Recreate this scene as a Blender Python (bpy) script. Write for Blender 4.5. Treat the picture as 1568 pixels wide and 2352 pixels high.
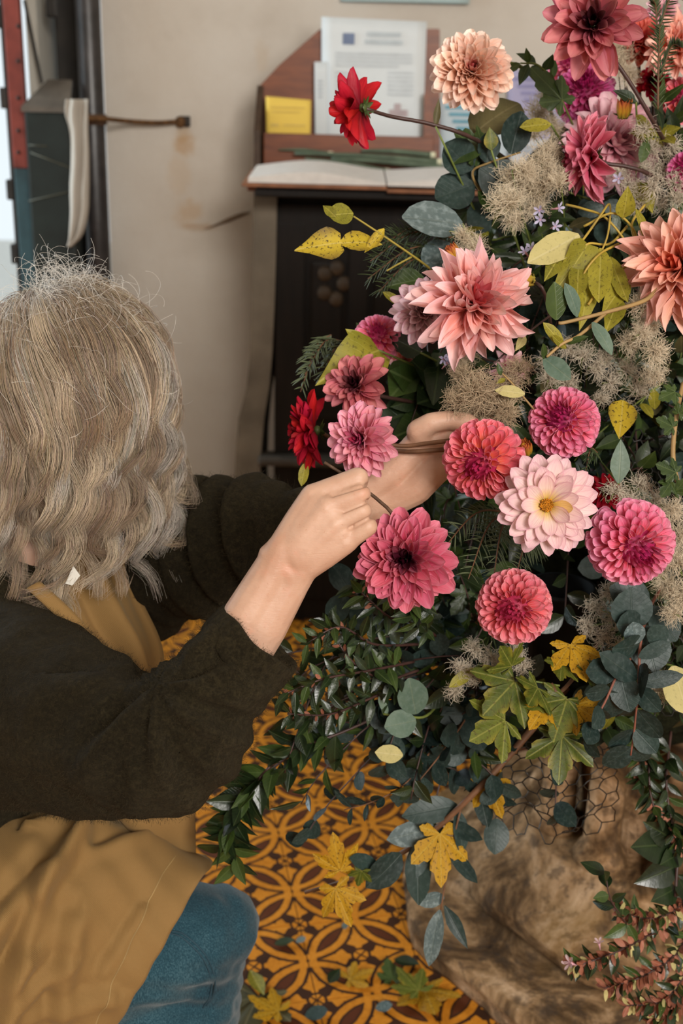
import bpy, bmesh, math, random
import numpy as np
from mathutils import Vector, Matrix, Euler, Quaternion, noise
from mathutils.bvhtree import BVHTree
R_ = math.radians
random.seed(11); np.random.seed(11)
scene = bpy.context.scene
for o in list(bpy.data.objects): bpy.data.objects.remove(o)
col = scene.collection
# ------------------------------------------------------------------ camera
FPX, PITCH, ROLL, CAMH = 2600.0, R_(19.2), R_(1.5), 1.47
CAM = Vector((0, 0, CAMH))
FW = Vector((0, math.cos(PITCH), -math.sin(PITCH)))
U0 = Vector((0, math.sin(PITCH), math.cos(PITCH))); R0 = Vector((1, 0, 0))
RT = math.cos(ROLL)*R0 + math.sin(ROLL)*U0
UP = -math.sin(ROLL)*R0 + math.cos(ROLL)*U0
cd = bpy.data.cameras.new('camera'); cam = bpy.data.objects.new('camera', cd); col.objects.link(cam)
cam.matrix_world = Matrix(((RT.x, UP.x, -FW.x, CAM.x), (RT.y, UP.y, -FW.y, CAM.y), (RT.z, UP.z, -FW.z, CAM.z), (0, 0, 0, 1)))
cd.sensor_fit = 'VERTICAL'; cd.sensor_height = 36; cd.sensor_width = 24; cd.lens = FPX/2352*36
cd.clip_start = 0.05
cd.dof.use_dof = True; cd.dof.focus_distance = 1.17; cd.dof.aperture_fstop = 5.6
scene.camera = cam
cy = scene.cycles; cy.max_bounces = 5; cy.diffuse_bounces = 3; cy.glossy_bounces = 2; cy.transmission_bounces = 2; cy.transparent_max_bounces = 4
# ------------------------------------------------------------------ world, lights, exposure
wd = bpy.data.worlds.new('daylight'); scene.world = wd; wd.use_nodes = True
bg = wd.node_tree.nodes['Background']; bg.inputs[0].default_value = (0.86, 0.95, 1.0, 1); bg.inputs[1].default_value = 0.95
def area(name, loc, tgt, sx, sy, power, colr):
    l = bpy.data.lights.new(name, 'AREA'); l.shape = 'RECTANGLE'; l.size = sx; l.size_y = sy; l.energy = power; l.color = colr
    o = bpy.data.objects.new(name, l); col.objects.link(o); o.location = loc
    o.rotation_euler = (Vector(tgt)-Vector(loc)).to_track_quat('-Z', 'Y').to_euler(); return o
# daylight of the open door at the left end of the wall, and of unseen windows inferred behind the photographer
area('door_daylight_offscreen', (-2.45, 3.15, 1.6), (-0.3, 1.6, 1.1), 1.5, 2.2, 75, (0.78, 0.92, 1.0))
area('window_behind_offscreen', (1.2, -2.9, 2.35), (0.2, 1.6, 1.05), 1.8, 2.2, 430, (1.0, 0.955, 0.895))
vs = scene.view_settings
vs.view_transform = 'Standard'; vs.look = 'None'; vs.exposure = 0.1; vs.gamma = 1.0; vs.use_curve_mapping = False
# ------------------------------------------------------------------ placing helpers
def W(px, py, d): return CAM + FW*d + RT*((px-784)/FPX*d) + UP*((1176-py)/FPX*d)
def ray(px, py): return FW + RT*((px-784)/FPX) + UP*((1176-py)/FPX)
def onZ(px, py, z): r = ray(px, py); return CAM + r*((z-CAMH)/r.z)
def onY(px, py, y): r = ray(px, py); return CAM + r*(y/r.y)
def face(r, u, t): return (RT*r + UP*u - FW*t).normalized()
# ------------------------------------------------------------------ objects
def tag(o, label=None, cat=None, group=None, kind=None):
    if label: o['label'] = label
    if cat: o['category'] = cat
    if group: o['group'] = group
    if kind: o['kind'] = kind
    return o
def obj(name, mesh, mat=None, parent=None, smooth=True):
    o = bpy.data.objects.new(name, mesh); col.objects.link(o)
    if parent: o.parent = parent
    if mat and not mesh.materials: mesh.materials.append(mat)
    return o
def empty(name, loc=(0, 0, 0), rot=None):
    o = bpy.data.objects.new(name, None); col.objects.link(o); o.location = loc; o.empty_display_size = .02
    if rot is not None: o.rotation_mode = 'QUATERNION'; o.rotation_quaternion = rot
    return o
def mesh_np(name, V, F, smooth=True, uv=None, colr=None):
    me = bpy.data.meshes.new(name); V = np.asarray(V, np.float32)
    if isinstance(F, np.ndarray):
        k = F.shape[1]; n = F.shape[0]
        me.vertices.add(len(V)); me.vertices.foreach_set('co', V.ravel())
        me.loops.add(n*k); me.loops.foreach_set('vertex_index', F.astype(np.int32).ravel())
        me.polygons.add(n); me.polygons.foreach_set('loop_start', np.arange(0, n*k, k, dtype=np.int32))
        me.update(calc_edges=True)
    else:
        me.from_pydata([tuple(v) for v in V.tolist()], [], F)
    if smooth: me.polygons.foreach_set('use_smooth', np.ones(len(me.polygons), bool))
    if uv is not None:
        l = me.uv_layers.new(name='UVMap'); idx = np.zeros(len(me.loops), np.int32); me.loops.foreach_get('vertex_index', idx)
        l.data.foreach_set('uv', np.asarray(uv, np.float32)[idx].ravel())
    if colr is not None:
        a = me.color_attributes.new('Col', 'FLOAT_COLOR', 'POINT')
        c = np.ones((len(V), 4), np.float32); c[:, :3] = colr; a.data.foreach_set('color', c.ravel())
    me.update(); return me
def bm_mesh(name, bm, smooth=False):
    me = bpy.data.meshes.new(name); bmesh.ops.recalc_face_normals(bm, faces=bm.faces); bm.to_mesh(me); bm.free()
    if smooth: me.polygons.foreach_set('use_smooth', np.ones(len(me.polygons), bool))
    return me
def bm_box(bm, a, b, bevel=0, mat=None):
    a = Vector(a); b = Vector(b); g = bmesh.ops.create_cube(bm, size=1)
    c = (a+b)/2; s = Vector((abs(b.x-a.x), abs(b.y-a.y), abs(b.z-a.z)))
    M = Matrix.Translation(c) @ Matrix.Diagonal((s.x, s.y, s.z, 1))
    if mat is not None: M = mat @ M
    bmesh.ops.transform(bm, matrix=M, verts=g['verts'])
    if bevel:
        es = list({e for v in g['verts'] for e in v.link_edges})
        bmesh.ops.bevel(bm, geom=es, offset=bevel, segments=2, affect='EDGES', profile=.6)
def box(name, a, b, mat, parent=None, bevel=.002, M=None):
    bm = bmesh.new(); bm_box(bm, a, b, bevel, M); return obj(name, bm_mesh(name, bm), mat, parent)
def ybox(name, x0, y0, x1, y1, Y, th, mat, parent=None, bevel=.003):
    """box standing parallel to the back wall, its front at world Y"""
    a = onY(x0, (y0+y1)/2, Y); b = onY(x1, (y0+y1)/2, Y); t = onY((x0+x1)/2, y0, Y); u = onY((x0+x1)/2, y1, Y)
    return box(name, (a.x, Y, u.z), (b.x, Y+th, t.z), mat, parent, bevel)
def prism(name, pts, off, mat, parent=None, bevel=0, smooth=False):
    """polygon of 3-D points pushed along off"""
    bm = bmesh.new(); vs_ = [bm.verts.new(p) for p in pts]; f = bm.faces.new(vs_)
    g = bmesh.ops.extrude_face_region(bm, geom=[f]); bmesh.ops.translate(bm, vec=Vector(off), verts=[e for e in g['geom'] if isinstance(e, bmesh.types.BMVert)])
    if bevel: bmesh.ops.bevel(bm, geom=list(bm.edges), offset=bevel, segments=2, affect='EDGES')
    return obj(name, bm_mesh(name, bm, smooth), mat, parent)
def crom(P, n):
    """Catmull-Rom through points -> n samples"""
    P = [np.array(p, float) for p in P]; Q = [2*P[0]-P[1]] + P + [2*P[-1]-P[-2]]; out = []
    m = len(P)-1
    for i in range(n):
        t = i/(n-1)*m; k = min(int(t), m-1); u = t-k; a, b, c, d = Q[k:k+4]
        out.append(.5*((2*b)+(-a+c)*u+(2*a-5*b+4*c-d)*u*u+(-a+3*b-3*c+d)*u**3))
    return np.array(out)
def tube_np(P, rad, sides=6, cap=True):
    """tube round a polyline; returns V, F (quads as arrays)"""
    P = np.asarray(P, float); n = len(P); rad = np.broadcast_to(np.asarray(rad, float), (n,))
    T = np.gradient(P, axis=0); T /= np.linalg.norm(T, axis=1)[:, None]+1e-12
    ref = np.array([0, 0, 1.]) if abs(T[0, 2]) < .9 else np.array([1., 0, 0])
    A = np.cross(T, ref); bad = np.linalg.norm(A, axis=1) < .05; A[bad] = np.cross(T[bad], [0, 1., 0]); A /= np.linalg.norm(A, axis=1)[:, None]
    for i in range(1, n):
        a = A[i-1]-T[i]*np.dot(A[i-1], T[i]); l = np.linalg.norm(a)
        if l > 1e-6: A[i] = a/l
    B = np.cross(T, A); th = np.arange(sides)/sides*2*math.pi
    V = P[:, None]+rad[:, None, None]*(np.cos(th)[None, :, None]*A[:, None]+np.sin(th)[None, :, None]*B[:, None])
    F = []
    for i in range(n-1):
        for j in range(sides):
            k = (j+1) % sides; F.append((i*sides+j, i*sides+k, (i+1)*sides+k, (i+1)*sides+j))
    if cap: F.append(tuple(range(sides-1, -1, -1))); F.append(tuple((n-1)*sides+j for j in range(sides)))
    return V.reshape(-1, 3), F
def tube(name, P, rad, mat, parent=None, sides=6, n=None):
    if n: P = crom(P, n); rad = np.interp(np.linspace(0, 1, n), np.linspace(0, 1, len(np.atleast_1d(rad))), np.atleast_1d(rad))
    V, F = tube_np(P, rad, sides); return obj(name, mesh_np(name, V, F), mat, parent)
def strands_mesh(name, P, rad, colr=None, sides=3):
    """P: (S, K, 3) strand points -> one light mesh; rad (S,) or (S,K)"""
    S, K, _ = P.shape; rad = np.asarray(rad, float)
    if rad.ndim == 1: rad = rad[:, None]*np.ones((1, K))
    T = np.gradient(P, axis=1); T /= np.linalg.norm(T, axis=2, keepdims=True)+1e-12
    ref = np.tile(np.array([.31, .52, .79]), (S, K, 1)); A = np.cross(T, ref); A /= np.linalg.norm(A, axis=2, keepdims=True)+1e-9; B = np.cross(T, A)
    th = np.arange(sides)/sides*2*math.pi
    V = P[:, :, None]+rad[:, :, None, None]*(np.cos(th)[None, None, :, None]*A[:, :, None]+np.sin(th)[None, None, :, None]*B[:, :, None])
    s = np.arange(S)[:, None, None]; k = np.arange(K-1)[None, :, None]; j = np.arange(sides)[None, None, :]; j2 = (j+1) % sides
    b = s*K*sides+k*sides
    F = np.stack([b+j, b+j2, b+sides+j2, b+sides+j], -1).reshape(-1, 4)
    cc = None
    if colr is not None: cc = np.repeat(np.asarray(colr), K*sides, axis=0)
    return mesh_np(name, V.reshape(-1, 3), F, True, None, cc)
def bm_capsules(bm, P, rad, seg=14):
    """chain of spheres and frusta"""
    P = [Vector(p) for p in P]
    for p, r in zip(P, rad): bmesh.ops.create_icosphere(bm, subdivisions=2, radius=r, matrix=Matrix.Translation(p))
    for a, b, r1, r2 in zip(P, P[1:], rad, rad[1:]):
        d = b-a
        if d.length < 1e-6: continue
        M = Matrix.Translation((a+b)/2) @ d.to_track_quat('Z', 'Y').to_matrix().to_4x4()
        bmesh.ops.create_cone(bm, cap_ends=True, segments=seg, radius1=r1, radius2=r2, depth=d.length, matrix=M)
def remesh(bm, voxel, smooth=4, fac=.5):
    me = bpy.data.meshes.new('tmp'); bm.to_mesh(me); bm.free(); o = bpy.data.objects.new('tmp', me); col.objects.link(o)
    m = o.modifiers.new('r', 'REMESH'); m.mode = 'VOXEL'; m.voxel_size = voxel; m.use_smooth_shade = True
    if smooth: s = o.modifiers.new('s', 'SMOOTH'); s.factor = fac; s.iterations = smooth
    bpy.context.view_layer.update(); dg = bpy.context.evaluated_depsgraph_get()
    out = bpy.data.meshes.new_from_object(o.evaluated_get(dg)); bpy.data.objects.remove(o); bpy.data.meshes.remove(me)
    out.materials.clear(); out.polygons.foreach_set('use_smooth', np.ones(len(out.polygons), bool)); return out
def get_vn(me):
    n = len(me.vertices); V = np.zeros(n*3, np.float32); N = np.zeros(n*3, np.float32)
    me.vertices.foreach_get('co', V); me.vertex_normals.foreach_get('vector', N); return V.reshape(-1, 3).astype(float), N.reshape(-1, 3).astype(float)
def set_v(me, V): me.vertices.foreach_set('co', np.asarray(V, np.float32).ravel()); me.update()
def nz(V, s, seed=0): return np.array([noise.noise(Vector((v[0]*s+seed, v[1]*s-seed*.7, v[2]*s+seed*1.3))) for v in V])
# ------------------------------------------------------------------ materials
class NT:
    def __init__(s, name):
        s.m = bpy.data.materials.new(name); s.m.use_nodes = True; s.t = s.m.node_tree; s.t.nodes.clear()
        s.out = s.t.nodes.new('ShaderNodeOutputMaterial')
    def n(s, typ, props=None, **ins):
        nd = s.t.nodes.new('ShaderNode'+typ)
        for k, v in (props or {}).items(): setattr(nd, k, v)
        for k, v in ins.items():
            sk = nd.inputs[int(k[1:])] if k[0] == 'i' and k[1:].isdigit() else nd.inputs[k.replace('_', ' ')]
            s.put(sk, v)
        return nd
    def put(s, sk, v):
        if isinstance(v, bpy.types.NodeSocket): s.t.links.new(v, sk)
        elif isinstance(v, bpy.types.Node): s.t.links.new(v.outputs[0], sk)
        else:
            if sk.type == 'RGBA' and len(v) == 3: v = (*v, 1)
            sk.default_value = v
    def m_(s, op, a, b=0.0, c=0.0, clamp=False):
        nd = s.t.nodes.new('ShaderNodeMath'); nd.operation = op; nd.use_clamp = clamp
        for i, v in enumerate((a, b, c)): s.put(nd.inputs[i], v)
        return nd.outputs[0]
    def mix(s, f, a, b, mode='MIX'):
        nd = s.t.nodes.new('ShaderNodeMix'); nd.data_type = 'RGBA'; nd.blend_type = mode; nd.clamp_factor = True
        s.put(nd.inputs[0], f); s.put(nd.inputs[6], a); s.put(nd.inputs[7], b); return nd.outputs[2]
    def ss(s, x, a, b):
        nd = s.t.nodes.new('ShaderNodeMapRange'); nd.interpolation_type = 'SMOOTHSTEP'; s.put(nd.inputs[0], x)
        nd.inputs[1].default_value = a; nd.inputs[2].default_value = b; return nd.outputs[0]
    def ramp(s, f, stops):
        nd = s.t.nodes.new('ShaderNodeValToRGB'); s.put(nd.inputs[0], f); e = nd.color_ramp.elements
        while len(e) < len(stops): e.new(.5)
        for q, (p, c) in zip(e, stops): q.position = p; q.color = (*c, 1)
        return nd.outputs[0]
    def coords(s, w='Object'): return s.n('TexCoord').outputs[w]
    def noise(s, vec, scale, detail=4, rough=.55, dist=0): return s.n('TexNoise', None, Vector=vec, Scale=scale, Detail=detail, Roughness=rough, Distortion=dist).outputs[0]
    def map(s, vec, sc=(1, 1, 1), loc=(0, 0, 0), rot=(0, 0, 0)): return s.n('Mapping', None, Vector=vec, Location=loc, Rotation=rot, Scale=sc).outputs[0]
    def bump(s, h, st=.3, dist=.01): return s.n('Bump', None, Strength=st, Distance=dist, Height=h).outputs[0]
    def bsdf(s, color, rough=.6, spec=.3, normal=None, **kw):
        b = s.n('BsdfPrincipled'); s.put(b.inputs['Base Color'], color); s.put(b.inputs['Roughness'], rough); s.put(b.inputs['Specular IOR Level'], spec)
        if normal is not None: s.put(b.inputs['Normal'], normal)
        for k, v in kw.items(): s.put(b.inputs[k.replace('_', ' ')], v)
        return b.outputs[0]
    def end(s, sh): s.t.links.new(sh, s.out.inputs[0]); return s.m
def mat_plain(name, c, rough=.6, spec=.3, var=.25, scale=30, bump=.1):
    t = NT(name); v = t.coords(); n = t.noise(v, scale); a = tuple(x*(1-var) for x in c); b = tuple(min(1, x*(1+var)) for x in c)
    return t.end(t.bsdf(t.ramp(n, [(.3, a), (.7, b)]), rough, spec, t.bump(n, bump, .004)))
def mat_petal(name, base, mid, tip, edge, centre, streak=.35, tr=.36, rough=.48, tc=(.05, .4), rim=.6):
    t = NT(name); uv = t.n('UVMap').outputs[0]; sp = t.n('SeparateXYZ', None, Vector=uv); u, v = sp.outputs[0], sp.outputs[1]
    c = t.ramp(u, [(.05, base), (.45, mid), (.95, tip)])
    oi = t.n('ObjectInfo'); rnd = oi.outputs['Random']; oc = t.n('SeparateColor', None, Color=oi.outputs['Color'])
    sv = t.n('CombineXYZ', None, X=t.m_('MULTIPLY', u, 1.6), Y=t.m_('MULTIPLY', v, 9), Z=t.m_('MULTIPLY', rnd, 40))
    st = t.noise(sv.outputs[0], 1.0, 3)
    c = t.mix(t.m_('MULTIPLY', t.ss(st, .5, .68), streak), c, edge)
    ed = t.m_('MAXIMUM', t.ss(t.m_('ABSOLUTE', t.m_('SUBTRACT', v, .5)), .34, .5), t.m_('MULTIPLY', t.ss(u, .86, 1.0), rim))
    c = t.mix(t.m_('MULTIPLY', ed, .55), c, edge)
    c = t.mix(t.ss(oc.outputs[0], tc[0], tc[1]), centre, c)
    hs = t.n('HueSaturation', None, Hue=t.m_('ADD', .494, t.m_('MULTIPLY', rnd, .012)), Saturation=1.0, Value=t.m_('ADD', .9, t.m_('MULTIPLY', rnd, .2)), Color=c).outputs[0]
    b = t.bsdf(hs, rough, .25, t.bump(st, .5, .002)); tl = t.n('BsdfTranslucent', None, Color=hs)
    return t.end(t.n('MixShader', None, i0=tr, i1=b, i2=tl.outputs[0]).outputs[0])
def mat_leaf(name, c1, c2, vein, rough=.45, spec=.4, tr=.18, spots=0, spotc=(.05, .03, .01), edgec=None, bloom=0, va=.6):
    t = NT(name); uv = t.n('UVMap').outputs[0]; sp = t.n('SeparateXYZ', None, Vector=uv); u, v = sp.outputs[0], sp.outputs[1]
    oi = t.n('ObjectInfo'); rnd = oi.outputs['Random']
    sv = t.n('VectorMath', {'operation': 'ADD'}, i0=uv, i1=t.n('CombineXYZ', None, X=t.m_('MULTIPLY', rnd, 37), Y=t.m_('MULTIPLY', rnd, 91)).outputs[0]).outputs[0]
    n = t.noise(sv, 2.6, 4); c = t.ramp(t.m_('ADD', t.m_('MULTIPLY', n, .7), t.m_('MULTIPLY', rnd, .3)), [(.3, c1), (.7, c2)])
    av = t.m_('ABSOLUTE', v)
    if edgec: c = t.mix(t.m_('MULTIPLY', t.ss(t.m_('ADD', av, t.m_('MULTIPLY', n, .25)), .2, .5), .8), c, edgec)
    side = t.m_('ABSOLUTE', t.m_('SINE', t.m_('MULTIPLY', t.m_('SUBTRACT', u, t.m_('MULTIPLY', av, .9)), 26)))
    vn = t.m_('MAXIMUM', t.ss(av, .022, .008), t.m_('MULTIPLY', t.ss(side, .16, .03), .5))
    c = t.mix(t.m_('MULTIPLY', vn, va), c, vein)
    if bloom: c = t.mix(t.m_('MULTIPLY', t.ss(t.noise(sv, 9, 5), .45, .7), bloom), c, (.32, .38, .38))
    if spots: c = t.mix(t.m_('MULTIPLY', t.ss(t.noise(sv, 13, 3, .7), .56, .62), spots), c, spotc)
    b = t.bsdf(c, rough, spec, t.bump(t.m_('SUBTRACT', n, t.m_('MULTIPLY', vn, .4)), .3, .003)); tl = t.n('BsdfTranslucent', None, Color=c)
    return t.end(t.n('MixShader', None, i0=tr, i1=b, i2=tl.outputs[0]).outputs[0])
def mat_fabric(name, c1, c2, weave=900, rough=.85, sheen=.3, bump=.3, twill=False, big=6, sheenc=(.6, .5, .4)):
    t = NT(name); v = t.coords(); n = t.noise(v, big, 5); f = t.noise(v, weave*.5, 2)
    if twill:
        w1 = t.n('TexWave', {'wave_type': 'BANDS', 'bands_direction': 'DIAGONAL'}, Vector=v, Scale=weave*.35, Distortion=1.5, Detail=2).outputs[1]
        f = t.m_('ADD', t.m_('MULTIPLY', f, .5), t.m_('MULTIPLY', w1, .5))
    c = t.mix(t.m_('ADD', t.m_('MULTIPLY', n, .55), t.m_('MULTIPLY', f, .45)), c1, c2)
    return t.end(t.bsdf(c, rough, .15, t.bump(f, bump, .002), Sheen_Weight=sheen, Sheen_Roughness=.5, Sheen_Tint=sheenc))
# ================================================================== the setting
TILE = .2; ANG = R_(-33.7); CELL = TILE/math.sqrt(2)
uu = Vector((math.cos(ANG), math.sin(ANG)))*CELL; vv = Vector((math.sin(ANG), -math.cos(ANG)))*CELL
T0 = Vector((-.04, 2.21)) + 2.5*uu + 2.5*vv; TX = (uu+vv); TY = (uu-vv); TROT = math.atan2(TX.y, TX.x)
def mat_tile(name='encaustic_tile'):
    t = NT(name); v = t.coords(); sp = t.n('SeparateXYZ', None, Vector=v)
    wob = t.noise(v, 45, 2); wo = t.m_('MULTIPLY', t.m_('SUBTRACT', wob, .5), .022)
    def fold(x):
        p = t.m_('ADD', t.m_('MULTIPLY', x, 1/TILE), .5); p = t.m_('SUBTRACT', t.m_('FRACT', p), .5); return t.m_('ABSOLUTE', p)
    x, y = fold(sp.outputs[0]), fold(sp.outputs[1])
    sw = t.m_('GREATER_THAN', t.m_('ADD', x, y), .5)
    x2, y2 = t.m_('ABSOLUTE', t.m_('SUBTRACT', t.m_('MULTIPLY', sw, .5), x)), t.m_('ABSOLUTE', t.m_('SUBTRACT', t.m_('MULTIPLY', sw, .5), y))
    m, n = t.m_('ADD', t.m_('MAXIMUM', x2, y2), wo), t.m_('MINIMUM', x2, y2)
    def hyp(a, b): return t.m_('SQRT', t.m_('ADD', t.m_('MULTIPLY', a, a), t.m_('MULTIPLY', b, b)))
    def dist(ax, bx): return hyp(t.m_('SUBTRACT', m, ax), t.m_('SUBTRACT', n, bx))
    d = t.m_('ADD', hyp(x2, y2), wo); D = t.m_('ADD', hyp(t.m_('SUBTRACT', .5, x2), t.m_('SUBTRACT', .5, y2)), wo)
    def band(s, a, b, e=.006): return t.m_('MULTIPLY', t.ss(s, a-e, a+e), t.ss(s, b+e, b-e))
    ring = t.m_('MAXIMUM', band(D, .418, .484), t.m_('MULTIPLY', band(d, .418, .484), t.ss(D, .512, .50)))
    lens = t.ss(D, .400, .392); lens = t.m_('MULTIPLY', lens, t.ss(d, .400, .392))
    disc = lambda a, b, r: t.ss(dist(a, b), r+.006, r-.006)
    wf_ = t.ramp(m, [(.095, (.026,)*3), (.125, (.036,)*3), (.160, (.10,)*3), (.205, (.10,)*3), (.232, (.042,)*3), (.258, (.060,)*3), (.30, (.045,)*3), (.40, (.010,)*3)])
    leaf = t.m_('MULTIPLY', t.ss(t.m_('SUBTRACT', n, wf_), .006, -.006), t.m_('MULTIPLY', t.ss(D, .510, .519), band(m, .094, .43)))
    flower = t.m_('MULTIPLY', t.ss(d, .075, .063), t.ss(t.m_('ABSOLUTE', t.m_('SUBTRACT', m, n)), .008, .018))
    gold = t.m_('MAXIMUM', t.m_('MAXIMUM', ring, leaf), flower)
    wear = t.noise(v, 9, 6, .65); fine = t.noise(v, 120, 4)
    cg = t.ramp(t.m_('ADD', t.m_('MULTIPLY', wear, .6), t.m_('MULTIPLY', fine, .4)), [(.3, (.32, .108, .006)), (.52, (.47, .172, .012)), (.75, (.56, .235, .03))])
    cd_ = t.ramp(wear, [(.3, (.022, .008, .003)), (.7, (.050, .018, .007))])
    cl = t.ramp(wear, [(.3, (.055, .014, .004)), (.7, (.095, .026, .008))])
    c = t.mix(lens, cd_, cl); c = t.mix(gold, c, cg)
    c = t.mix(t.m_('MULTIPLY', t.ss(t.noise(v, 4, 6, .7), .58, .75), .35), c, (.10, .055, .025))
    return t.end(t.bsdf(c, t.m_('ADD', .48, t.m_('MULTIPLY', wear, .25)), .18, t.bump(t.m_('ADD', fine, wear), .12, .002)))
MTILE = mat_tile()
floor = empty('floor', (0, 0, 0)); tag(floor, 'floor of patterned orange and brown encaustic tiles', kind='structure')
bed = box('mortar_bed', (-3.0, -3.0, -.06), (3.4, 4.2, -.0045), mat_plain('mortar', (.10, .06, .035), .9, .1), floor)
bm = bmesh.new(); bm_box(bm, (-TILE/2+.0008, -TILE/2+.0008, -.02), (TILE/2-.0008, TILE/2-.0008, 0), .0012); tme = bm_mesh('tile', bm); tme.materials.append(MTILE)
def tile_at(i, j):
    o = bpy.data.objects.new('tile', tme); col.objects.link(o); o.parent = floor
    p = T0 + TX*i + TY*j; o.location = (p.x, p.y, random.uniform(-.0006, .0006)); o.rotation_euler = (random.gauss(0, .002), random.gauss(0, .002), TROT + random.choice((0, 1, 2, 3))*math.pi/2)
cells = []
for i in range(-14, 15):
    for j in range(-14, 15):
        p = T0 + TX*i + TY*j; v = Vector((p.x, p.y, 0))-CAM; d = v.dot(FW)
        if d < .3: continue
        px = 784 + v.dot(RT)/d*FPX; py = 1176 - v.dot(UP)/d*FPX
        if -150 < px < 1750 and 1180 < py < 2620 and p.y < 3.66: cells.append((abs(px-784)+abs(py-1900)*.6, i, j))
cells.sort()
for _, i, j in cells[:290]: tile_at(i, j)
used = {(i, j) for _, i, j in cells[:290]}
V, F = [], []
for i in range(-18, 19):
    for j in range(-18, 19):
        p = T0 + TX*i + TY*j
        if (i, j) in used or not (-2.9 < p.x < 3.3 and -1.5 < p.y < 3.66): continue
        k = len(V); a = TILE/2-.0008
        V += [(TILE*i-a, TILE*j-a, 0), (TILE*i+a, TILE*j-a, 0), (TILE*i+a, TILE*j+a, 0), (TILE*i-a, TILE*j+a, 0)]; F.append((k, k+1, k+2, k+3))
rest = obj('tile_field', mesh_np('tile_field', V, F, False), MTILE, floor); rest.location = (T0.x, T0.y, -.0008); rest.rotation_euler.z = TROT; rest.scale = (1, -1, 1) if (TX.x*TY.y-TX.y*TY.x) < 0 else (1, 1, 1)
rest['kind'] = 'stuff'
# back wall: uneven lime plaster with ochre damp stains and a crack
YW = 3.7
def mat_plaster():
    t = NT('lime_plaster'); v = t.coords(); n = t.noise(v, 2.2, 6, .6); f = t.noise(v, 40, 5)
    c = t.ramp(n, [(.25, (.43, .375, .315)), (.5, (.52, .47, .41)), (.75, (.57, .53, .475))])
    def blot(px, py, sx, sy, amt, colr, c):
        p = onY(px, py, YW); q = t.map(v, (1/sx, 0, 1/sy), (-p.x/sx, 0, -p.z/sy)); ln = t.n('VectorMath', {'operation': 'LENGTH'}, i0=q).outputs['Value']
        k = t.m_('ADD', ln, t.m_('MULTIPLY', t.m_('SUBTRACT', t.noise(v, 22, 5, .7), .5), 1.5))
        return t.mix(t.m_('MULTIPLY', t.ss(k, 1.0, .35), amt), c, colr)
    c = blot(425, 335, .045, .04, .6, (.42, .26, .13), c); c = blot(420, 300, .03, .05, .45, (.40, .25, .12), c)
    c = blot(432, 490, .07, .05, .5, (.45, .30, .17), c); c = blot(410, 400, .05, .10, .3, (.48, .34, .21), c); c = blot(455, 520, .09, .02, .5, (.38, .24, .13), c)
    c = blot(600, 130, .03, .06, .3, (.46, .35, .24), c)
    return t.end(t.bsdf(c, .9, .1, t.bump(t.m_('ADD', n, t.m_('MULTIPLY', f, .25)), .4, .02)))
PLASTER = mat_plaster()
xl = onY(243, 300, YW).x
def wallgrid(name, x0, x1, z0, z1, Y, th, mat, amp=.006):
    nx, nzz = 40, 40; V, F = [], []
    for j in range(nzz+1):
        for i in range(nx+1):
            x = x0+(x1-x0)*i/nx; z = z0+(z1-z0)*j/nzz; e = 0 if 0 < i else .0
            V.append((x, Y+amp*noise.noise(Vector((x*3, z*3, 1.7))), z))
    n0 = len(V)
    for j in range(nzz):
        for i in range(nx): a = j*(nx+1)+i; F.append((a, a+1, a+nx+2, a+nx+1))
    for (x, z) in ((x0, z0), (x1, z0), (x1, z1), (x0, z1)): V.append((x, Y+th, z))
    F.append((n0+3, n0+2, n0+1, n0))
    c0, c1, c2, c3 = 0, nx, (nzz+1)*(nx+1)-1, nzz*(nx+1)
    F.append((c3, c0, n0, n0+3)); F.append((c1, c2, n0+2, n0+1)); F.append((c0, c1, n0+1, n0)); F.append((c2, c3, n0+3, n0+2))
    return obj(name, mesh_np(name, V, F, False), mat)
wb = wallgrid('wall_back', xl, 3.4, 0, 4.0, YW, .12, PLASTER); tag(wb, 'uneven cream plaster wall behind the reading desk', kind='structure')
WALLP = mat_plain('side_plaster', (.52, .49, .43), .9, .1, .1, 6)
wr = box('wall_right', (3.4, -3, 0), (3.55, 4.2, 4.0), WALLP); tag(wr, 'plaster side wall', kind='structure')
wl = box('wall_left', (-2.6, -3, 0), (-2.45, 2.2, 4.0), WALLP); tag(wl, 'plaster side wall by the door', kind='structure')
wf = box('wall_front', (-2.6, -3.1, 0), (3.55, -2.95, 4.0), WALLP); tag(wf, 'plaster wall at the near end of the room', kind='structure')
ce = box('ceiling', (-3.0, -3.1, 4.0), (3.55, 4.2, 4.1), mat_plain('ceiling_paint', (.5, .45, .38), .9, .1, .1)); tag(ce, 'plain ceiling over the room', kind='structure')
gd = box('ground_outside', (-9, 4.2, -.12), (3.4, 14, -.03), mat_plain('pale_gravel', (.62, .60, .55), .95, .1, .2, 40), None, 0); tag(gd, 'pale gravel ground outside the open door', kind='structure')
gd2 = box('ground_side', (-9, -3, -.12), (-3.0, 4.2, -.03), gd.data.materials[0], None, 0); tag(gd2, 'pale gravel ground along the outer wall', kind='structure')
# plaster crack, drawn as a thin brown tube on the wall
t = NT('crack_brown'); CRK = t.end(t.bsdf((.16, .11, .07), .9, .1))
P = [onY(x, y, YW-.002) for x, y in ((470, 527), (500, 515), (525, 505), (552, 494), (572, 488))]
ck = tube('crack', P, [.001, .004, .007, .006, .002], CRK, None, 5, 24); ck.parent = wb
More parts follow.
